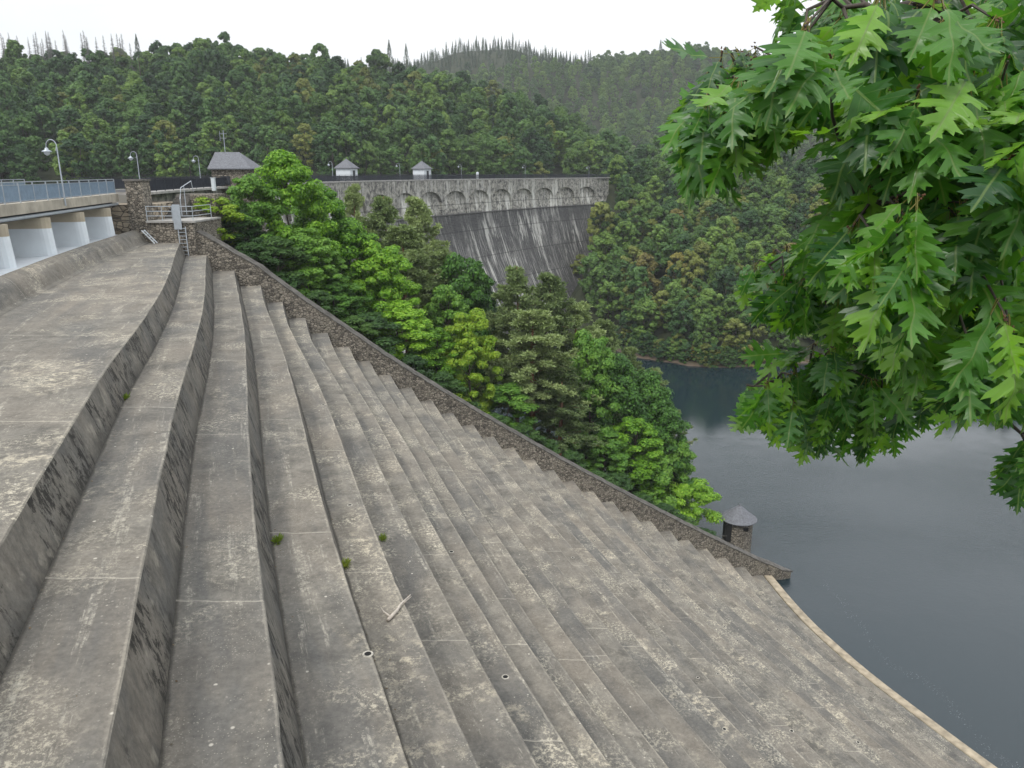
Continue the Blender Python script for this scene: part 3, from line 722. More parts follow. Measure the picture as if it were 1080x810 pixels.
# street lamps
def make_lamp():
    r = empty('street_lamp')
    mb = MB(); mb.tube([(0, 0, 0), (0, 0, 1.2), (0, 0, 3.25)], [.055, .045, .035], 8); mb.build('pole', M['steel'], r)
    mb = MB(); mb.tube([(0, 0, 3.0)]+[(-.36+.36*math.cos(t), 0, 3.3+.36*math.sin(t)) for t in np.linspace(0, PI, 9)]+[(-.72, 0, 3.2)], .025, 6); mb.tube([(-.1, 0, 3.05), (0, 0, 3.3)], .03, 6); mb.build('arm', M['steel'], r)
    mb = MB(); mb.lathe((-.72, 0, 3.2), [(.02, .02), (.09, 0), (.10, -.09), (.28, -.17), (.29, -.22), (.12, -.2)], 16); mb.build('lamp_shade', M['steel'], r, True)
    mb = MB(); mb.lathe((-.72, 0, 3.2), [(.17, -.19), (.18, -.27), (.13, -.36), (.05, -.41), (.001, -.42)], 14); mb.build('lamp_globe', M['render'], r, True)
    return r
lamp0 = make_lamp()
lamps = [('bridge', 49.2, 'tallest looking grey street lamp, rising beside the bridge railing with curved arm')]
lamp0.location = brp(48.8, .1, 42.0); lamp0.rotation_euler = (0, 0, R(-8)); lamp0.scale = (1, 1, 1.08); tag(lamp0, lamps[0][2], 'street lamp', 'street lamps along the bridge and dam crest')
for px, lb in ((146, 'grey street lamp standing just behind the square stone pillar'), (210, 'grey street lamp between the stone pillar and the slate roofed house'),
               (350, 'small street lamp just left of the nearer white gate house'), (421, 'small street lamp just left of the farther white gate house'),
               (487, 'small street lamp just right of the farther white gate house'), (554, 'small street lamp above the middle arches of the dam'),
               (621, 'farthest street lamp, near the wooded right end of the dam')):
    c = copy_tree(lamp0); s = crest_s(px, -5.2, 45); c.location = crest(s, -5.2, 42.4); c.scale = (1, 1, 1); c.rotation_euler = (0, 0, R(-10)); c['label'] = lb

# gate houses on the crest
def gate_house(px, lb, wpx=3.1):
    s = crest_s(px, -4.0, 44); g = empty('gate_house', crest(s, -4.0, 42.4), lb, 'gate house', 'small white gate houses on the dam', crest_dir(s))
    h = wpx/2
    mb = MB(); mb.box(-h, h, -h, h, 0, 2.35); o = mb.build('wall', M['render']); o.parent = g
    mb = MB(); e_ = h+.3
    mb.box(-e_, e_, -e_, e_, 2.353, 2.47)
    b4 = [(-e_, -e_, 2.473), (e_, -e_, 2.473), (e_, e_, 2.473), (-e_, e_, 2.473)]; ap = (0, 0, 4.25)
    for a, b in zip(b4, b4[1:]+b4[:1]): mb.poly([a, b, ap])
    mb.tube([(0, 0, 4.1), (0, 0, 4.55)], .04)
    o = mb.build('roof', M['slate']); o.parent = g
    mb = MB(); mb.box(-.45, .45, -h-.04, -h-.004, .1, 2.0); o = mb.build('door', M['dark']); o.parent = g
    mb = MB(); mb.box(h+.004, h+.04, -.4, .4, 1.1, 1.9); o = mb.build('window', M['dark']); o.parent = g
gate_house(366, 'nearer white gate house with pointed slate roof on the dam crest')
gate_house(445, 'farther white gate house with pointed slate roof on the dam crest')
wp = empty('marker_post', crest(crest_s(504, -.6, 43), -.6, 42.4), 'short white post at the railing above the dam arches', 'post')
mb = MB(); p = wp.location; mb.tube([(p.x, p.y, 42.4), (p.x, p.y, 44.0)], .35, 10); mb.lathe((p.x, p.y, 44.0), [(.35, 0), (.2, .12), (.01, .15)], 10); mb.build('post', M['render'], wp)

# slate roofed house
ho = empty('stone_house', (-32.9, 94.5, 37), 'grey stone house with hipped slate roof beside the leafy trees', 'house')
mb = MB(); mb.box(-35.3, -30.9, 92.5, 96.9, 34, 44.35); mb.build('wall', M['wall'], ho)
mb = MB(); x0, x1, y0, y1 = -35.6, -30.5, 92.1, 97.2
mb.box(x0, x1, y0, y1, 44.353, 44.45); a, b = (-35.5, 94.75, 46.35), (-32.6, 94.75, 46.35)
q = [(x0, y0, 44.453), (x1, y0, 44.453), (x1, y1, 44.453), (x0, y1, 44.453)]
mb.poly([q[0], q[1], b, a]); mb.poly([q[1], q[2], b]); mb.poly([q[2], q[3], a, b]); mb.poly([q[3], q[0], a])
mb.build('roof', M['slate'], ho)
mb = MB(); mb.box(-34.2, -33.2, 92.44, 92.496, 42.6, 43.6); mb.build('window', M['dark'], ho)
mb = MB(); mb.tube([(-34.8, 96.2, 46), (-34.8, 96.2, 48.9)], .04); mb.tube([(-35.3, 96.2, 48.5), (-34.4, 96.2, 48.5)], .02); mb.tube([(-35.2, 96.2, 48.0), (-34.5, 96.2, 48.0)], .02); mb.tube([(-35.25, 96.2, 47.7), (-35.25, 96.2, 48.8)], .02)
mb.build('antenna', M['steel'], ho)
wc = empty('white_cabinet', at(225, 200, 80), 'small white cabinet on the crest beside the dark railing', 'cabinet'); p = at(225, 200, 80)
mb = MB(); mb.box(p.x-.16, p.x+.16, 80, 80.4, 42.2, 43.45); mb.box(p.x-.2, p.x+.2, 79.96, 80.44, 43.453, 43.5); mb.build('cabinet', M['render'], wc)
pr = pix(-25, 60.8, 40)

# ------------------------------------------------------------------ round intake tower by the lake
tp = at(779, 545, 82.5); tw = empty('round_tower', (tp.x, tp.y, 0), 'small round stone tower with conical slate roof at the water', 'tower')
TX, TY = tp.x, tp.y
mb = MB(); n = 32; rows = []
mb.lathe((TX, TY, 0), [(1.72, -3), (1.68, 4.55)], n); mb.build('wall', M['wall'], tw, True)
mb = MB(); mb.lathe((TX, TY, 0), [(1.6, 4.45), (2.12, 4.42), (2.14, 4.52), (1.4, 5.05), (.7, 5.65), (.02, 6.2)], n)
mb.build('roof', M['slate'], tw, False)
mb = MB(); mb.lathe((TX, TY, 6.1), [(.09, 0), (.1, .1), (.02, .3)], 8); mb.build('finial', M['slate'], tw)
mb = MB(); mb.box(TX+.15, TX+.75, TY-1.70, TY-1.55, 3.55, 4.0); mb.build('window', M['hole'], tw)
mb = MB(); mb.box(TX-1.80, TX-1.1, TY-1.30, TY-.2, 2.1, 4.25); mb.build('doorway', M['hole'], tw)
mb = MB(); mb.box(TX-5.2, TX-1.5, TY-1.7, TY-.5, 1.75, 2.05); mb.bar((TX-5, TY-1.7, 3.0), (TX-1.7, TY-1.7, 3.0), .05, .05); mb.bar((TX-5, TY-1.7, 2), (TX-5, TY-1.7, 3.0), .05, .05); mb.bar((TX-3.3, TY-1.7, 2), (TX-3.3, TY-1.7, 3.0), .05, .05)
mb.build('footbridge', M['coping'], tw)

# ------------------------------------------------------------------ small things on the steps
p = on_cascade(414, 648)
stk = empty('fallen_branch', p, 'bleached forked stick lying on a concrete step', 'stick')
mb = MB(); q0 = atz(409, 656, p.z); q1 = atz(433, 631, p.z); q2 = atz(402, 645, p.z)
zt = max(q0.z, q1.z)
q0.z = q1.z = q2.z = p.z = zt
mid = q0.lerp(q1, .35)
mb.tube([q0+Vector((0, 0, .05)), mid+Vector((.03, .02, .08)), q0.lerp(q1, .6)+Vector((-.04, 0, .07)), q1+Vector((0, 0, .1))], [.045, .04, .028, .014], 7)
mb.tube([q0.lerp(q1, .12)+Vector((0, 0, .06)), q0.lerp(q2, .6)+Vector((0, .03, .09)), q2+Vector((0, 0, .12))], [.026, .018, .008], 6)
mb.tube([q0.lerp(q1, .7)+Vector((0, 0, .06)), q0.lerp(q1, .85)+Vector((.1, .05, .12))], [.018, .006], 5)
o = mb.build('stick', M['drift'], stk, True)
for (wx, wy, sc, lb) in ((293, 571, .12, 'green weed tuft growing at the foot of the third riser'), (365, 596, .13, 'green weed tuft in the dark joint left of the fallen stick'),
                     (404, 569, .12, 'yellowish weed tuft in a step joint above the fallen stick'), (131, 421, .12, 'small weed at the foot of the first riser')):
    p = on_cascade(wx, wy)
    N = 110; a = rng.uniform(0, 2*PI, N); r_ = sc*np.sqrt(rng.uniform(0, 1, N)); hh = sc*rng.uniform(.1, 1.2, N)**1.5
    V = np.zeros((N, 4, 3)); bx_, by_ = .5*r_*np.cos(a), 1.3*r_*np.sin(a)
    wd = .009
    V[:, 0] = np.stack([bx_-wd, by_, 0*a], 1); V[:, 1] = np.stack([bx_+wd, by_, 0*a], 1)
    V[:, 2] = np.stack([bx_+r_*np.cos(a)*.8+wd, by_+r_*np.sin(a), hh], 1); V[:, 3] = V[:, 2]-np.array([2*wd, .02, 0.0])
    o = np_quads('weed_tuft', V, M['weed']); o.location = p; tag(o, lb, 'weed', 'weeds in the step joints')

# leaf litter and silt gathered at the foot of the risers
N = 1500; V = np.zeros((N, 4, 3))
for k in range(N):
    i = int(rng.integers(1, NS)); y = DWi[i]-rng.uniform(0, 1)**.6*(DWi[i]-3) if rng.uniform() < .7 else DWi[i]-abs(rng.normal())*.6
    x = edgeX(i-1, y)+BAT+.02+abs(rng.normal())*(.07 if rng.uniform() < .8 else .7); a = rng.uniform(0, 6.28); s_ = rng.uniform(.012, .04)
    z = SZ[i]+.018; ca, sa = s_*math.cos(a), s_*math.sin(a)
    V[k] = [(x-ca, y-sa, z), (x+sa*.5, y-ca*.5, z+rng.uniform(0, .015)), (x+ca, y+sa, z+rng.uniform(0, .01)), (x-sa*.5, y+ca*.5, z)]
tag(np_quads('leaf_litter', V, simple('dry_leaf_brown', (.12, .085, .05), .9, 0, .5, 4)), 'small dry leaves and bits gathered along the step corners', 'leaf litter', kind='stuff')
# faint line of foam flecks on the lake
cv = [atz(a, b, .012) for a, b in ((868, 612), (905, 655), (935, 700), (975, 716), (1003, 742), (1040, 790), (1075, 812))]
fq = []
for k in range(620):
    t = rng.uniform(0, len(cv)-1.001); j = int(t); p = cv[j].lerp(cv[j+1], t-j); x, y = p.x+rng.normal()*.35, p.y+rng.normal()*.35; s_ = rng.uniform(.01, .04); a = rng.uniform(0, 3)
    fq.append([(x-s_, y, .012), (x, y-s_*math.cos(a), .012), (x+s_, y, .012), (x, y+s_*abs(math.cos(a))+.01, .012)])
tag(np_quads('foam', np.array(fq), simple('foam_white', (.24, .26, .27), .8)), 'thin curving line of pale foam flecks on the dark lake', 'foam', kind='stuff')

# ------------------------------------------------------------------ trees
def rnd_dirs(n, g, upb=.25):
    v = g.normal(size=(n, 3)); v[:, 2] += upb; return v/np.linalg.norm(v, axis=1, keepdims=True)
def leaf_quads(pos, nrm, size, g, aspect=.75, fold=.25):
    n = len(pos); r_ = g.normal(size=(n, 3)); a = np.cross(nrm, r_); a /= np.linalg.norm(a, axis=1, keepdims=True)+1e-9; b = np.cross(nrm, a)
    s = size*g.uniform(.6, 1.35, (n, 1)); V = np.empty((n, 4, 3))
    V[:, 0] = pos-a*s; V[:, 1] = pos+b*s*aspect-nrm*s*fold; V[:, 2] = pos+a*s; V[:, 3] = pos-b*s*aspect-nrm*s*fold
    return V
def decid(seed, H=12., Rr=4., lobes=60, per=260, ls=.16, lo=.12, jag=.3, flat=.6):
    g = np.random.default_rng(seed); out_ = []; cen = []
    for k in range(lobes):
        h = lo+(1-lo)*g.uniform(0, 1)**.8
        t = (h-lo)/(1-lo); env = math.sin(PI*min(1, .12+t*.86))**.6
        a = g.uniform(0, 2*PI); rr = Rr*env*(g.uniform(.25, 1)**.5)*(1+jag*g.uniform(-.5, .5))
        rl = Rr*g.uniform(.13, .28)*(1.25 if lobes < 60 else .85)
        c = np.array([rr*math.cos(a)*.85, rr*math.sin(a)*.85, h*H-rl*.4]); cen.append((c, rl))
        d = rnd_dirs(per, g, .45); rad_ = rl*(g.uniform(.25, 1.1, (per, 1))**.5)
        pos = c+d*rad_*np.array([1, 1, flat]); nr = d+np.array([0, 0, .55])+g.normal(size=(per, 3))*.38; nr /= np.linalg.norm(nr, axis=1, keepdims=True)
        out_.append(leaf_quads(pos, nr, ls, g))
    return np.concatenate(out_), cen
def trunk_mb(H, r0, cen, g, nb=12):
    mb = MB(); top = H*.85; w_ = [(.12*H*.08*g.normal(), .12*H*.08*g.normal()) for _ in range(5)]
    pts = [(w_[i][0]*i/2, w_[i][1]*i/2, top*i/4-.6*(i == 0)) for i in range(5)]
    mb.tube(pts, [r0, r0*.8, r0*.6, r0*.4, r0*.15], 7)
    for (c, rl) in cen[:nb]:
        z0 = min(top*.9, max(H*.15, c[2]-.28*math.hypot(c[0], c[1])-.5)); i = z0/top*4; j = int(min(3, i)); f = i-j
        b0 = [pts[j][q]*(1-f)+pts[j+1][q]*f for q in range(3)]; m_ = [(b0[q]+c[q])/2 for q in range(3)]; m_[2] += .25
        mb.tube([b0, m_, tuple(c)], [r0*.34, r0*.2, r0*.06], 5)
    return mb
def pine(seed, H=13., Rr=2.6, per=48, lo=.25):
    g = np.random.default_rng(seed); out_ = []; mb = MB(); br_ = []
    h = lo*H
    while h < H*.98:
        t = (h/H-lo)/(1-lo); rr = Rr*1.25*(1-t)**.85*(.75+.5*g.uniform())+.2
        for k in range(g.integers(5, 8)):
            a = g.uniform(0, 2*PI); L_ = rr*g.uniform(.55, 1.25); rise = L_*g.uniform(.0, .45)
            p0 = np.array([0, 0, h]); p1 = np.array([L_*math.cos(a), L_*math.sin(a), h+rise]); br_.append((p0, p1))
            for q in np.linspace(.25, 1.0, 11):
                c = p0+(p1-p0)*q+g.normal(size=3)*.14*q; n = int(per*(.5+q*.6))
                d = rnd_dirs(n, g, .5); pos = c+d*g.uniform(.04, .30, (n, 1))*np.array([1, 1, .6])
                nr = g.normal(size=(n, 3)); nr /= np.linalg.norm(nr, axis=1, keepdims=True)
                # needles: thin, radiating from the shoot
                s = .13*g.uniform(.6, 1.3, (n, 1)); side = np.cross(d, nr); side /= np.linalg.norm(side, axis=1, keepdims=True)+1e-9
                V = np.empty((n, 4, 3)); V[:, 0] = pos-d*s; V[:, 1] = pos+side*.036; V[:, 2] = pos+d*s; V[:, 3] = pos-side*.036; out_.append(V)
        h += H*g.uniform(.035, .06)
    mb.tube([(0, 0, -.6), (.1, .05, H*.4), (.0, .1, H*.75), (0, 0, H*.98)], [.19, .14, .08, .02], 7)
    for p0, p1 in br_: mb.tube([tuple(p0-np.array([0, 0, .1])), tuple(p0*.5+p1*.5), tuple(p1)], [.035, .02, .008], 4)
    return np.concatenate(out_), mb
def spruce_far(seed, H=16., Rr=3.0, n=900, ls=.3):
    g = np.random.default_rng(seed); t = g.uniform(0, 1, n)**.8; h = .1*H+t*.9*H; lay = np.floor(h/1.0); rr = Rr*(1-t)*(.65+.35*np.abs(np.sin(lay*2.7)))
    a = g.uniform(0, 2*PI, n); r_ = rr*np.sqrt(g.uniform(.3, 1, n)); pos = np.stack([r_*np.cos(a), r_*np.sin(a), h-r_*.35], 1)
    nr = np.stack([np.cos(a)*.6, np.sin(a)*.6, np.full(n, .8)], 1)+g.normal(size=(n, 3))*.3; nr /= np.linalg.norm(nr, axis=1, keepdims=True)
    return leaf_quads(pos, nr, ls, g, .6)
def proto_tree(kind, seed, mat, H, **kw):
    """an unlinked pair (trunk, crown) of meshes"""
    g = np.random.default_rng(seed+99)
    if kind == 'pine': V, mb = pine(seed, H, **kw); tm_ = M['pinebark']
    else: V, cen = decid(seed, H, **kw); mb = trunk_mb(H, .17*H/12, cen, g); tm_ = M['bark']
    cr_ = np_quads('crown', V, mat, link=False); tr_ = mb.build('trunk', tm_)
    C.objects.unlink(tr_); return tr_, cr_, H
def plant(pr_, name, loc, scale, rz, mat=None, label=None, cat='tree', group=None):
    r = empty(name, loc, label, cat, group, rz); r.scale = scale
    for src in pr_[:2]:
        c = src.copy(); C.objects.link(c); c.parent = r
        if mat is not None and src is pr_[1]:
            c.material_slots[0].link = 'OBJECT'; c.material_slots[0].material = mat
    return r
NP = {}
NP['mapleA'] = proto_tree('d', 11, M['leaf_bright'], 12., Rr=3.8, lobes=150, per=190, ls=.115, flat=.7)
NP['mapleB'] = proto_tree('d', 12, M['leaf_bright'], 12., Rr=3.6, lobes=135, per=200, ls=.12, jag=.55, flat=.6)
NP['mapleC'] = proto_tree('d', 13, M['leaf_bright'], 12., Rr=3.4, lobes=150, per=180, ls=.115, lo=.05, flat=.62)
NP['bush'] = proto_tree('d', 14, M['leaf_bright'], 6., Rr=2.2, lobes=40, per=300, ls=.09, lo=.02)
NP['pineA'] = proto_tree('pine', 21, M['leaf_pine'], 13., Rr=2.9)
NP['pineB'] = proto_tree('pine', 22, M['leaf_pine'], 13., Rr=2.3, lo=.35)
# top pixel, distance, prototype, crown half width in px, foliage, label
near = [
 (223, 206, 67.5, 'bush', 26, 'leaf_yellow', 'yellow green bush right beside the ladder landing', 4.5),
 (262, 184, 71, 'mapleB', 34, 'leaf_green', 'green maple in front of the slate roofed house', None),
 (300, 160, 74, 'mapleA', 44, 'leaf_bright', 'tallest bright green maple at the head of the side wall', None),
 (338, 196, 80, 'mapleB', 40, 'leaf_bright', 'bright maple just below the nearer gate house', None),
 (250, 222, 69, 'mapleC', 30, 'leaf_dark', 'dark green tree low behind the top of the side wall', None),
 (290, 250, 68, 'bush', 30, 'leaf_dark', 'dark shrub behind the upper side wall, under the tallest maple', 5),
 (322, 240, 71, 'mapleC', 36, 'leaf_green', 'green tree under the tallest maple, close to the side wall', None),
 (372, 190, 100, 'pineA', 22, 'leaf_pine', 'olive pine left of the dam arches, below the gate house', None),
 (404, 203, 94, 'pineA', 36, 'leaf_pine', 'broad olive pine in front of the first dam arches', None),
 (440, 203, 98, 'pineA', 34, 'leaf_pine', 'olive pine whose tip stands before the arcaded dam', None),
 (425, 236, 86, 'pineB', 34, 'leaf_pine', 'brownish green pine between maples and the dam', None),
 (462, 262, 90, 'pineB', 30, 'leaf_pine', 'sparse brownish pine under the left end of the dam arches', None),
 (368, 232, 78, 'mapleA', 40, 'leaf_bright', 'bright maple in the middle of the upper tree group', None),
 (400, 255, 77, 'mapleB', 38, 'leaf_bright', 'light green maple right of the middle upper maple', None),
 (352, 290, 71.5, 'mapleC', 34, 'leaf_green', 'green tree right behind the wall below the tallest maple', None),
 (420, 318, 74, 'mapleA', 40, 'leaf_bright', 'round bright maple close behind the side wall at mid slope', None),
 (385, 330, 70.5, 'bush', 34, 'leaf_dark', 'dark shrub under the round bright maple', 5),
 (457, 345, 75, 'mapleC', 28, 'leaf_bright', 'light green maple with low crown left of the yellow sapling', None),
 (487, 268, 88, 'mapleB', 36, 'leaf_green', 'green broadleaf tree under the dark streaked dam face', None),
 (508, 290, 92, 'mapleA', 24, 'leaf_dark', 'dark broadleaf tree at the lower left of the dam face', None),
 (496, 326, 76, 'mapleB', 30, 'leaf_yellow', 'slim yellow green tree beside the tall pines', None),
 (470, 300, 83, 'mapleC', 30, 'leaf_green', 'green tree behind the slim yellow one', None),
 (545, 277, 85, 'pineA', 38, 'leaf_pine', 'tall feathery pine, left one of the tall middle pair', None),
 (580, 283, 88, 'pineA', 38, 'leaf_pine', 'tall feathery pine, right one of the tall middle pair', None),
 (563, 325, 80, 'pineB', 40, 'leaf_pine', 'pine with reddish trunk in front of the tall middle pair', None),
 (608, 318, 90, 'pineB', 34, 'leaf_pine', 'narrow pine right of the tall middle pair', None),
 (592, 385, 79.5, 'pineB', 30, 'leaf_pine', 'low spreading pine close behind the lower side wall', None),
 (534, 405, 76, 'bush', 28, 'leaf_green', 'green shrub at the foot of the tall middle pines', 5),
 (637, 332, 96, 'pineA', 32, 'leaf_pine', 'pointed pine left of the lake, beyond the green maples', None),
 (662, 362, 98, 'pineA', 30, 'leaf_pine', 'pointed pine with its tip against the wooded far bank', None),
 (690, 385, 104, 'pineA', 26, 'leaf_pine', 'olive pine nearest the far shore of the lake', None),
 (622, 350, 84, 'mapleB', 34, 'leaf_green', 'fresh green tree right of the pines', None),
 (650, 375, 86, 'mapleA', 38, 'leaf_green', 'full green tree at the lake side of the pines', None),
 (684, 392, 88, 'mapleA', 36, 'leaf_green', 'green tree whose crown stands against the dark water', None),
 (700, 420, 86, 'mapleC', 32, 'leaf_green', 'green tree on the slope nearest the dark water', None),
 (668, 440, 82, 'mapleC', 34, 'leaf_bright', 'bright tree low on the slope behind the side wall', None),
 (712, 462, 84.5, 'mapleB', 24, 'leaf_green', 'smaller green tree above the round tower', None),
 (640, 455, 80, 'mapleC', 28, 'leaf_green', 'green understorey tree behind the lower side wall', None),
 (690, 480, 81, 'bush', 26, 'leaf_green', 'green bush behind the wall, up slope from the tower', None),
 (737, 507, 82.5, 'bush', 24, 'leaf_bright', 'bright bush just left of the round tower', None),
 (716, 510, 82, 'bush', 22, 'leaf_bright', 'light green bush between the wall and the tower bush', None),
]
for k, (px, py, D, kd, hw_, mt, lb, fh) in enumerate(near):
    top = at(px, py, D); x, y = top.x, D; gz = T1(x, y) if y > DW(x)+1 else ZW(x)-1
    H = fh if fh else max(3.5, top.z-gz); gz = top.z-H if fh is None else min(gz, top.z-H) if top.z-H < gz else top.z-H
    pr_ = NP[kd]; sz_ = H/pr_[2]; dep = D*.963+(ZE-top.z)*.2686; wr = hw_/F*dep
    base = {'mapleA': 3.8, 'mapleB': 3.6, 'mapleC': 3.4, 'bush': 2.2, 'pineA': 2.9, 'pineB': 2.3}[kd]
    sxy_ = wr/base*1.2
    nm = {'mapleA': 'maple_tree', 'mapleB': 'maple_tree', 'mapleC': 'broadleaf_tree', 'bush': 'shrub', 'pineA': 'pine_tree', 'pineB': 'pine_tree'}[kd]
    plant(pr_, nm, (x, y, gz), (sxy_, sxy_, sz_), k*1.37, M[mt], lb, 'shrub' if kd == 'bush' else 'tree', 'trees between the side wall and the dam')
# low growth along the foot of the wall
k = 0
for x in np.arange(-22.5, 23, 2.6):
    y = DW(x)+2.6+rng.uniform(0, 1.6); hgt = rng.uniform(2.8, 4.4)
    zt = ZW(x)
    plant(NP['bush'], 'shrub', (x, y, zt-2.2), (1.05, .9, hgt/6), k*2.1, M['leaf_dark'], ('dark shrub behind the upper third of the side wall' if x < -8 else 'dark shrub behind the middle of the side wall' if x < 8 else 'dark shrub behind the lower end of the side wall'), 'shrub', 'undergrowth behind the side wall'); k += 1

# hillside trees
FP = [proto_tree('d', 40+i, M['leaf_h1'], 13., Rr=4.7, lobes=70, per=85, ls=.33, lo=.08, jag=.35, flat=.85) for i in range(4)]
FC = [np_quads('crown', spruce_far(60+i), M['leaf_far'], link=False) for i in range(2)]
def scatter(xr, yr, step, seed):
    g = np.random.default_rng(seed); X, Y = np.meshgrid(np.arange(*xr, step), np.arange(*yr, step))
    X = X.ravel()+g.uniform(-.48, .48, X.size)*step; Y = Y.ravel()+g.uniform(-.48, .48, Y.size)*step; return X, Y, T(X, Y), g
# right bank
X, Y, Z, g = scatter((12, 175), (168, 292), 5.9, 5); cand = []
for x, y, z in zip(X, Y, Z):
    be = x/y; px_, py_ = pix(x, y, z+6)
    if be < .088 or z < .9 or px_ > 1100 or be > .72: continue
    if be < .125 and y > 236: continue
    cand.append((x, y, z))
cand = sorted(cand, key=lambda c: c[1]/max(.1, 1))
# drop what stands hidden behind the oak's solid part
cand = [c for c in cand if pix(c[0], c[1], c[2]+6)[0] < 905 or c[1] < 205]
lab_r = {'leaf_h1': 'deep green tree on the wooded bank across the lake', 'leaf_h2': 'mid green tree on the wooded bank across the lake',
         'leaf_h3': 'olive yellowish tree on the wooded bank across the lake', 'leaf_h4': 'brownish autumn tinted tree on the wooded bank across the lake'}
lab_l = {'leaf_h1': 'deep green tree on the hillside behind the dam', 'leaf_h2': 'mid green tree on the hillside behind the dam',
         'leaf_h3': 'olive yellowish tree on the hillside behind the dam', 'leaf_h4': 'brownish autumn tinted tree on the hillside behind the dam'}
kinds = ['leaf_h1', 'leaf_h2', 'leaf_h3', 'leaf_h4']
nind = 0
adj = {'leaf_h1': 'deep green', 'leaf_h2': 'mid green', 'leaf_h3': 'olive yellowish', 'leaf_h4': 'brownish'}
for c in cand[:185]:
    x, y, z = c; mt = g.choice(kinds, p=[.36, .38, .20, .06]); s = g.uniform(.68, 1.08)*(.85 if y > 245 else 1)*(.85 if z < 3 else 1)
    px_ = pix(x, y, z+6)[0]
    wh = ('beside the end of the dam' if px_ < 700 else 'between the dam and the oak leaves' if px_ < 780 else 'behind the oak leaves')
    up_ = 'right at the waterline' if z < 5 else 'low on the far bank' if z < 14 else 'halfway up the far bank' if z < 27 else 'atop the far bank'
    plant(FP[g.integers(0, 4)], 'broadleaf_tree', (x, y, z-.3), (s*1.0, s*1.0, s*g.uniform(.8, 1.1)), g.uniform(0, 6.28), M[mt], adj[mt]+' tree '+up_+', '+wh, 'tree', 'trees on the bank across the lake'); nind += 1
rest_r = cand[185:]
# low shrubs hanging over the waterline
for be in np.arange(.15, .345, .0042):
    ys_ = np.arange(168, 215, .25); zs2 = T(be*ys_, ys_); j = int(np.argmax(zs2 > .25)); y = float(ys_[j])+g.uniform(.2, 2.6); x = be*y
    s = g.uniform(.26, .46); mt = g.choice(kinds, p=[.4, .4, .15, .05]); px_ = pix(x, y, 2)[0]
    plant(FP[g.integers(0, 4)], 'shrub', (x, y, T1(x, y)-.9), (s*1.25, s*1.25, s), g.uniform(0, 6.28), M[mt], adj[mt]+' shrub overhanging the far waterline, '+('beside the end of the dam' if px_ < 700 else 'between dam and oak leaves' if px_ < 760 else 'behind the oak leaves'), 'shrub', 'shrubs along the far waterline')
# left hill behind the dam
X, Y, Z, g = scatter((-340, 90), (185, 430), 8.2, 6); cl = []
for x, y, z in zip(X, Y, Z):
    if x > crestx(min(y, 279))-14 and y < 262: continue
    if z < 38.6 or x/y < -.85 or x/y > .26: continue
    cl.append((x, y, z))
cl.sort(key=lambda c: c[1]-.15*abs(c[0]))
for c in cl[:130]:
    x, y, z = c; mt = g.choice(kinds, p=[.62, .34, .04, .0]); s = g.uniform(.85, 1.4)
    px_ = pix(x, y, z+6)[0]
    wh = 'left of the nearest lamp' if px_ < 60 else 'left of the stone pillar' if px_ < 145 else 'behind the slate roofed house' if px_ < 270 else 'above the tallest maple' if px_ < 345 else 'behind the gate houses' if px_ < 470 else 'above the left dam arches' if px_ < 560 else 'above the right dam arches'
    up_ = 'low on the hill' if z < 46 else 'partway up the hill'
    plant(FP[g.integers(0, 4)], 'broadleaf_tree', (x, y, z-.3), (s, s, s*g.uniform(.8, 1.1)), g.uniform(0, 6.28), M[mt], adj[mt]+' tree '+up_+', '+wh, 'tree', 'front trees of the hillside behind the dam'); nind += 1
rest_l = cl[130:]

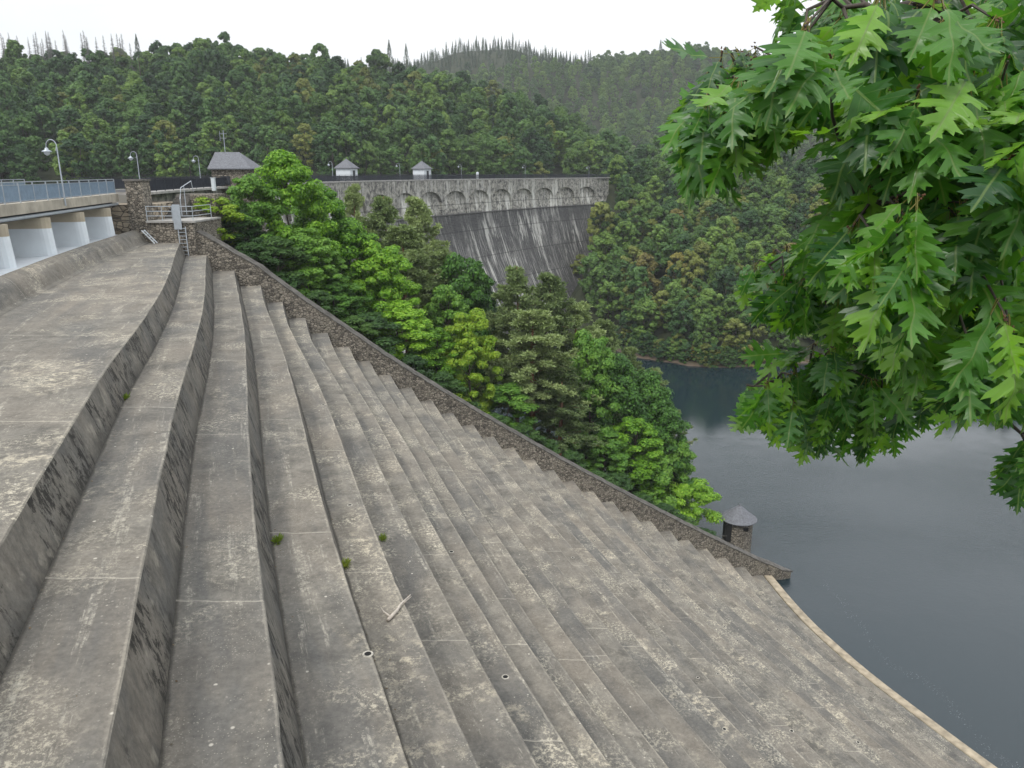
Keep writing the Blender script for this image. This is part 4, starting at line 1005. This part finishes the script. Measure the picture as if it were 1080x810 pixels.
def gn_forest(name, pts, protos, label, smin, smax, seed, mats=None):
    """one counted-out-of-sight wood: points that carry shared tree meshes"""
    col = bpy.data.collections.new(name+'_sources')
    for p_ in protos: col.objects.link(p_)
    g = np.random.default_rng(seed); me = bpy.data.meshes.new(name); me.from_pydata([tuple(p_) for p_ in pts], [], [])
    n = len(pts)
    a = me.attributes.new('rot', 'FLOAT_VECTOR', 'POINT'); r_ = np.zeros((n, 3), np.float32); r_[:, 2] = g.uniform(0, 6.28, n); a.data.foreach_set('vector', r_.ravel())
    a = me.attributes.new('scl', 'FLOAT_VECTOR', 'POINT'); s_ = g.uniform(smin, smax, (n, 1))*np.array([1, 1, 1.0])*np.stack([np.ones(n), np.ones(n), g.uniform(.8, 1.15, n)], 1); a.data.foreach_set('vector', s_.astype(np.float32).ravel())
    a = me.attributes.new('pick', 'INT', 'POINT'); a.data.foreach_set('value', g.integers(0, len(protos), n).astype(np.int32))
    o = bpy.data.objects.new(name, me); C.objects.link(o)
    ng = bpy.data.node_groups.new(name, 'GeometryNodeTree')
    ng.interface.new_socket('Geometry', in_out='INPUT', socket_type='NodeSocketGeometry'); ng.interface.new_socket('Geometry', in_out='OUTPUT', socket_type='NodeSocketGeometry')
    N = ng.nodes.new; gi = N('NodeGroupInput'); go = N('NodeGroupOutput'); ip = N('GeometryNodeInstanceOnPoints'); ci = N('GeometryNodeCollectionInfo')
    ci.inputs['Collection'].default_value = col; ci.inputs['Separate Children'].default_value = True; ci.inputs['Reset Children'].default_value = True
    ip.inputs['Pick Instance'].default_value = True
    def attr(nm, ty):
        q = N('GeometryNodeInputNamedAttribute'); q.data_type = ty; q.inputs['Name'].default_value = nm; return q.outputs['Attribute']
    lk = ng.links.new; lk(gi.outputs[0], ip.inputs['Points']); lk(ci.outputs[0], ip.inputs['Instance']); lk(attr('pick', 'INT'), ip.inputs['Instance Index'])
    e2r = N('FunctionNodeEulerToRotation'); lk(attr('rot', 'FLOAT_VECTOR'), e2r.inputs[0]); lk(e2r.outputs[0], ip.inputs['Rotation']); lk(attr('scl', 'FLOAT_VECTOR'), ip.inputs['Scale'])
    lk(ip.outputs[0], go.inputs[0])
    md = o.modifiers.new('forest', 'NODES'); md.node_group = ng
    tag(o, label, 'forest', kind='stuff'); return o
def fcopies(specs):
    out_ = []
    for pi, mt in specs:
        c = FP[pi][1].copy(); c.material_slots[0].link = 'OBJECT'; c.material_slots[0].material = M[mt]; out_.append(c)
    return out_
spec = [(0, 'leaf_h1'), (1, 'leaf_h1'), (2, 'leaf_h1'), (3, 'leaf_h2'), (1, 'leaf_h2'), (0, 'leaf_h2'), (2, 'leaf_h1'), (3, 'leaf_h1'), (2, 'leaf_h2'), (1, 'leaf_h1'), (3, 'leaf_h3'), (0, 'leaf_h1'), (3, 'leaf_h2'), (2, 'leaf_h1'), (1, 'leaf_h1'), (0, 'leaf_h1'), (2, 'leaf_h2')]
gn_forest('forest', [(x, y, z-.3) for x, y, z in rest_l], fcopies(spec), 'dense mixed forest covering the round hill behind the dam', .8, 1.4, 3)
if rest_r: gn_forest('forest', [(x, y, z-.3) for x, y, z in rest_r], fcopies(spec), 'forest on the upper part of the bank across the lake', .6, .95, 4)
X, Y, Z, g = scatter((-330, 620), (470, 960), 9.5, 8)
pts = [(x, y, z) for x, y, z in zip(X, Y, Z) if -.35 < x/y < .62 and z > 33 and not (x/y < -.12 and z < 100)]
leafy = [p for p in pts if not (p[2] > 138 and p[0]/p[1] < .1)]; con = [p for p in pts if (p[2] > 138 and p[0]/p[1] < .1)]
gn_forest('forest', leafy, fcopies([(0, 'leaf_h2'), (1, 'leaf_h2'), (2, 'leaf_h1'), (3, 'leaf_h2')]), 'distant hazy forest on the far hillside under the sky', .75, 1.1, 5)
extra = [(x+3.5, y+3, z-g.uniform(0, 5)) for x, y, z in con]; con = [(x, y, z-g.uniform(0, 4)) for x, y, z in con]
gn_forest('forest', con+extra, FC, 'dark spruce wood along the top of the far ridge', .5, 1.0, 6)
# single conifers on the skylines
for px, py, D, H, lb in ((697, 42, 880, 19, 'lone spruce rising above the far ridge left of the oak leaves'), (143, 36, 345, 10, 'dark live spruce among the dead ones on the left skyline'),
                         (410, 42, 405, 12, 'spruce on the skyline where the far ridge begins'), (428, 46, 405, 9, 'smaller spruce on the skyline near the far ridge')):
    t_ = at(px, py, D); r = empty('spruce_tree', (t_.x, t_.y, t_.z-H), lb, 'tree', 'spruces on the skyline'); c = FC[0].copy(); c.name = 'crown'; C.objects.link(c); c.parent = r; r.scale = (H/16*1.3, H/16*1.3, H/16)
    mb = MB(); mb.tube([(0, 0, -14), (0, 0, 15.5)], [.22, .03], 6); o = mb.build('trunk', M['bark']); o.parent = r
# dead spruces on the left skyline
def dead_mesh(seed):
    g = np.random.default_rng(seed); mb = MB(); mb.tube([(0, 0, -1), (.1, 0, 7), (0, 0, 14)], [.2, .13, .03], 5)
    for k in range(230):
        h = 14*g.uniform(.2, .98); L_ = 2.4*(1-h/14.6)*g.uniform(.5, 1.1)+.15; a = g.uniform(0, 6.28)
        mb.tube([(0, 0, h), (L_*math.cos(a), L_*math.sin(a), h-.25*L_+g.uniform(-.1, .2))], [.045, .02], 3, cap=False)
    o = mb.build('dead_spruce', M['deadwood']); C.objects.unlink(o); return o
DP = [dead_mesh(80+i) for i in range(3)]
g = np.random.default_rng(17)
for k in range(30):
    px = 150*g.uniform(0, 1)**1.2; py = 31+14*g.uniform(0, 1)**1.1+max(0, px-80)*.05; D = g.uniform(345, 362); t_ = at(px, py, D); H = g.uniform(12, 16)
    c = DP[k % 3].copy(); C.objects.link(c); c.location = (t_.x, t_.y, t_.z-H); c.scale = (1, 1, H/14); c.rotation_euler = (0, 0, g.uniform(0, 6)); tag(c, 'bare grey dead spruce on the left skyline', 'dead tree', 'dead spruces on the skyline')

# ------------------------------------------------------------------ red oak in the foreground
def oak_leaf_outline():
    # (t along midrib, half width, t of the matching midrib point)
    return [(0, .004, 0), (.05, .02, .05), (.10, .10, .08), (.20, .205, .12), (.17, .12, .15), (.235, .075, .2), (.29, .20, .24), (.36, .33, .28), (.385, .37, .29), (.385, .27, .31), (.44, .30, .34), (.40, .16, .36),
            (.445, .085, .41), (.50, .22, .45), (.56, .36, .48), (.635, .425, .5), (.615, .31, .53), (.69, .32, .56), (.63, .19, .58), (.66, .09, .63), (.72, .17, .67), (.80, .27, .70), (.795, .17, .73), (.86, .18, .76), (.80, .075, .79), (.865, .06, .84), (.93, .095, .88), (.93, .04, .91), (1.03, .0, 1.0)]
def leaf_template(bend, fold, curl, twist):
    ol = oak_leaf_outline(); vs, fs, uvs = [], [], []
    def P(t, w_):
        u = t; aw = abs(w_)
        ang_ = -bend*u; x = (math.sin(bend*u)/bend if abs(bend) > 1e-3 else u); z = -(1-math.cos(bend*u))/bend if abs(bend) > 1e-3 else 0
        zf = aw*fold-curl*aw*aw*3+.02*math.sin(14*u+w_*9)
        tw = twist*u; y_ = w_*math.cos(tw)-zf*math.sin(tw)*.5; zf2 = zf+w_*math.sin(tw)
        return (x+zf2*math.sin(bend*u), y_, z+zf2*math.cos(bend*u))
    n = len(ol)
    mids = [P(m_, 0) for _, _, m_ in ol]
    for sgn in (1, -1):
        k = len(vs)
        for (t, w_, m_), mp_ in zip(ol, mids):
            vs.append(mp_); uvs.append((m_, 0)); vs.append(P((t+m_)/2+w_*.04, sgn*w_*.43)); uvs.append(((t+m_)/2, w_*.5)); vs.append(P(t+w_*.10, sgn*w_*.86)); uvs.append((t, w_))
        for i in range(n-1):
            for q in (0, 1):
                f = [k+3*i+q, k+3*i+q+1, k+3*(i+1)+q+1, k+3*(i+1)+q]; fs.append(f if sgn < 0 else f[::-1])
    # petiole
    k = len(vs)
    for (x, z) in ((-.22, .05), (-.1, .02), (0, 0)):
        for a in range(3):
            vs.append((x, .008*math.cos(a*2.09), z+.008*math.sin(a*2.09))); uvs.append((-.1, -1))
    for i in range(2):
        for a in range(3): fs.append([k+i*3+a, k+i*3+(a+1) % 3, k+(i+1)*3+(a+1) % 3, k+(i+1)*3+a])
    return np.array(vs), fs, np.array(uvs)
LT = [leaf_template(b, f, c, t) for b, f, c, t in ((.5, .28, .2, .1), (.9, .18, .35, -.25), (.25, .35, .1, .3), (1.2, .22, .3, .15), (.7, .05, .25, -.1), (-.3, .3, .2, .2))]
def oak_mat():
    m = NT('red_oak_leaf'); g_ = m.n('ShaderNodeNewGeometry'); uv = m.coord(which='UV'); sx = m.n('ShaderNodeSeparateXYZ'); m.l(uv, sx.inputs[0]); t, w_ = sx.outputs[0], sx.outputs[1]
    rp = m.n('ShaderNodeAttribute', attribute_name='leafrand')
    col = m.ramp(rp.outputs['Fac'], [(0, (.024, .082, .024)), (.4, (.046, .14, .028)), (.72, (.085, .225, .03)), (1, (.17, .34, .04))])
    n = m.noise(m.coord(), 14, 4); col = m.mix(1, col, m.ramp(n, [(.3, (.85, .87, .85)), (.7, (1.15, 1.13, 1.1))]), 'MULTIPLY')
    mid = m.ramp(m.math('ABSOLUTE', w_), [(.008, 1.0), (.02, 0.0)])
    sv = m.math('FRACT', m.math('MULTIPLY', m.math('SUBTRACT', t, m.math('MULTIPLY', m.math('ABSOLUTE', w_), .62)), 7.0))
    sv = m.ramp(sv, [(.0, .8), (.055, 0.0), (.95, 0.0), (1.0, .8)])
    vein = m.math('MAXIMUM', mid, m.math('MULTIPLY', sv, .55))
    col = m.mix(m.math('MULTIPLY', vein, .65), col, (.19, .27, .09))
    pet = m.ramp(w_, [(0.0, 1.0), (.001, 0.0)]); isp = m.math('LESS_THAN', w_, -.5)
    col = m.mix(isp, col, (.22, .19, .05))
    under = m.mix(.55, col, (.12, .2, .09)); col = m.mix(g_.outputs['Backfacing'], col, under)
    m.l(col, m.b.inputs['Base Color']); m.b.inputs['Roughness'].default_value = .36; m.b.inputs['Specular IOR Level'].default_value = .5
    m.bump(m.math('ADD', vein, m.math('MULTIPLY', n, .4)), .35, .002)
    tr = m.n('ShaderNodeBsdfTranslucent'); m.l(m.mix(1, col, (2.2, 2.3, .7), 'MULTIPLY'), tr.inputs[0])
    ms = m.n('ShaderNodeMixShader'); ms.inputs[0].default_value = .4; o = m.t.nodes['Material Output']
    m.l(m.b.outputs[0], ms.inputs[1]); m.l(tr.outputs[0], ms.inputs[2]); m.l(ms.outputs[0], o.inputs[0]); return m.mat
M['oak'] = oak_mat(); M['twig'] = simple('oak_twig_bark', (.06, .05, .04), .8, 0, .3, 20); M['bud'] = simple('oak_bud', (.11, .055, .03), .7, 0, .3, 30)
def inpoly(x, y, P):
    c = False; j = len(P)-1
    for i in range(len(P)):
        if (P[i][1] > y) != (P[j][1] > y) and x < (P[j][0]-P[i][0])*(y-P[i][1])/(P[j][1]-P[i][1])+P[i][0]: c = not c
        j = i
    return c
# bough regions: outline of where shoots grow (seen from the path), distance range, shoots, leaf length
OUT = [
 ([(735, 120), (742, 72), (748, 42), (790, 45), (830, 55), (850, 95), (800, 112), (770, 135), (755, 150), (738, 140)], (1.85, 2.35), 40, .17),
 ([(832, -30), (1120, -40), (1120, 120), (990, 130), (905, 80), (860, 80), (835, 30)], (1.5, 2.5), 70, .175),
 ([(905, 80), (1120, 110), (1120, 400), (1050, 395), (1000, 380), (950, 330), (900, 280), (885, 235), (905, 180)], (1.4, 2.6), 120, .175),
 ([(795, 275), (840, 250), (890, 235), (960, 310), (1000, 370), (990, 410), (955, 440), (915, 460), (870, 452), (830, 440), (790, 430), (785, 408), (815, 375), (880, 355), (880, 325), (800, 300)], (2.3, 3.1), 115, .155),
 ([(1062, 470), (1100, 460), (1110, 500), (1075, 500)], (2.2, 2.6), 6, .165),
 ([(880, 0), (1120, -20), (1120, 380), (1010, 370), (920, 300), (910, 190), (890, 110)], (3.0, 4.6), 80, .17),
]
oak = empty('oak_tree', (7.2, 1.4, 33.0), 'red oak with large pointed lobed leaves hanging into the right side', 'tree')
g = np.random.default_rng(23); random.seed(4)
TRK = Vector((7.2, 1.4, 33.0))
mbt = MB(); mbt.tube([TRK+Vector(v) for v in ((0, 0, -1), (.05, 0, 4), (-.1, .1, 8), (.1, .2, 12), (.2, .1, 17))], [.36, .30, .25, .18, .08], 12); mbt.build('trunk', M['bark'], oak, True)
# limbs
limbs = [
 [(7.1, 1.45, 41), (4.5, 2.0, 43.6), (2.6, 2.2, 44.9), at(1010, 60, 2.2), at(900, 75, 2.15), at(820, 90, 2.1), at(752, 100, 2.05)],
 [(7.1, 1.5, 42), (4.0, 1.7, 44.8), at(1100, 20, 2.0), at(980, 10, 1.9), at(880, 5, 1.9)],
 [(7.1, 1.45, 40.5), (4.2, 1.6, 43.2), at(1110, 230, 1.9), at(1020, 215, 1.8), at(960, 225, 1.75), at(910, 215, 1.75)],
 [(7.1, 1.45, 40), (4.4, 2.4, 42.4), at(1100, 330, 2.8), at(1000, 352, 2.7), at(920, 395, 2.65), at(850, 405, 2.6), at(785, 408, 2.6)],
 [(4.4, 2.4, 42.45), at(1080, 300, 3.0), at(1000, 290, 2.8), at(900, 288, 2.7), at(810, 282, 2.65)],
 [(7.1, 1.45, 40), (4.6, 3.2, 43.5), at(1090, 180, 3.9), at(990, 150, 3.8), at(920, 190, 3.7)],
 [(4.6, 2.0, 42.0), at(1120, 440, 2.5), at(1085, 478, 2.4)],
]
lp = []
mbl = MB()
for L_ in limbs:
    P_ = [np.array(tuple(p_)) for p_ in L_]; P_ = [2*P_[0]-P_[1]]+P_+[2*P_[-1]-P_[-2]]
    pts = catmull(P_, 8); nn_ = len(pts)
    jit = [np.array([mnoise.noise(Vector((i*.35, 3, len(lp)*.01))), mnoise.noise(Vector((i*.35, 9, 1))), mnoise.noise(Vector((i*.35, 5, 4)))])*.045 for i in range(nn_)]
    pts = [tuple(p_+j_) for p_, j_ in zip(pts, jit)]
    L0 = .045 if P_[1][0] > 7 else .02
    mb = MB(); mb.tube(pts, [L0*(1-i/nn_)**1.3+.0035 for i in range(nn_)], 7); mb.build('branch', M['twig'], oak, True)
    lp += [Vector(p_) for p_ in pts]
tw = MB(); bud = MB(); LV, LF, LU, LR = [], [], [], []; voff = 0
def add_leaf(base, d, nrm, size, rv):
    global voff
    d = d.normalized(); s_ = nrm.cross(d)
    if s_.length < .1: s_ = Vector((1, 0, 0)).cross(d)
    s_.normalize(); n_ = d.cross(s_)
    V, Fc, U = LT[random.randrange(len(LT))]
    A = np.array([tuple(d), tuple(s_*random.uniform(.9, 1.1)), tuple(n_)])
    W = (V+np.array([.22, 0, 0]))@A*size+np.array(tuple(base)); LV.append(W); LF.extend([[voff+i for i in f] for f in Fc]); LU.append(U); LR.append(np.full(len(V), rv)); voff += len(V)
for poly, (d0_, d1_), cnt, ls in OUT:
    k = 0; bx0 = min(p_[0] for p_ in poly); bx1 = max(p_[0] for p_ in poly); by0 = min(p_[1] for p_ in poly); by1 = max(p_[1] for p_ in poly); tries = 0; placed = []
    while k < cnt and tries < 20000:
        tries += 1; px, py = random.uniform(bx0, bx1), random.uniform(by0, by1)
        if not inpoly(px, py, poly): continue
        if any((px-a)**2+(py-b)**2 < (13 if cnt > 20 else 8)**2 for a, b in placed) and random.random() < .85: continue
        placed.append((px, py)); k += 1
        p_ = at(px, py, random.uniform(d0_, d1_))
        q = min(lp, key=lambda v: (v-p_).length+(.25 if v.x < p_.x else 0)); m_ = q.lerp(p_, .55)+Vector((random.uniform(-.03, .03), 0, random.uniform(0, .05)))
        tw.tube([q, m_, p_], [.0045, .0035, .0022], 5); T_ = (p_-m_).normalized()
        for _ in range(3):
            b_ = p_+Vector([random.uniform(-.008, .008) for _ in range(3)]); bud.tube([b_, b_+T_*.006], [.0026, .001], 5)
        n_l = random.randint(5, 8); ph = random.uniform(0, 6.28)
        ro = random.random()
        for j in range(n_l):
            a = ph+j*2.4; dr = Vector((math.cos(a), math.sin(a), 0)); dd = dr*random.uniform(.3, .75)+T_*.5+Vector((-.20, -.08, -random.uniform(.3, 1.6)))
            up = Vector((0, -.35, 1))+Vector([random.gauss(0, .42) for _ in range(3)])
            rv = min(1, max(0, .15+.5*ro+random.gauss(.12, .26)))
            add_leaf(p_-T_*random.uniform(0, .05), dd, up, ls*random.uniform(.62, 1.15)*.90, rv)
tw.build('twigs', M['twig'], oak); bud.build('buds', M['bud'], oak)
V = np.concatenate(LV)-np.array(tuple(TRK)); U = np.concatenate(LU); Rv = np.concatenate(LR)
me = bpy.data.meshes.new('foliage'); me.from_pydata(V.tolist(), [], LF); me.materials.append(M['oak'])
ul = me.uv_layers.new(name='UVMap'); vi = np.zeros(len(me.loops), np.int32); me.loops.foreach_get('vertex_index', vi); ul.data.foreach_set('uv', U[vi].astype(np.float32).ravel())
at_ = me.attributes.new('leafrand', 'FLOAT', 'POINT'); at_.data.foreach_set('value', Rv.astype(np.float32)); me.polygons.foreach_set('use_smooth', [True]*len(me.polygons)); me.update()
o = bpy.data.objects.new('foliage', me); C.objects.link(o); o.parent = oak

# ------------------------------------------------------------------ haze
hz = MB(); hz.box(-1480, 1480, -1480, 1480, -8, 235)
hm = bpy.data.materials.new('haze_air'); hm.use_nodes = True; t_ = hm.node_tree; t_.nodes.clear(); oo = t_.nodes.new('ShaderNodeOutputMaterial'); pv = t_.nodes.new('ShaderNodeVolumePrincipled')
pv.inputs['Color'].default_value = (.93, .96, 1, 1); pv.inputs['Density'].default_value = .00017; t_.links.new(pv.outputs[0], oo.inputs['Volume'])
h_ = hz.build('haze', hm); tag(h_, 'thin pale haze in the valley air', 'haze', kind='stuff')
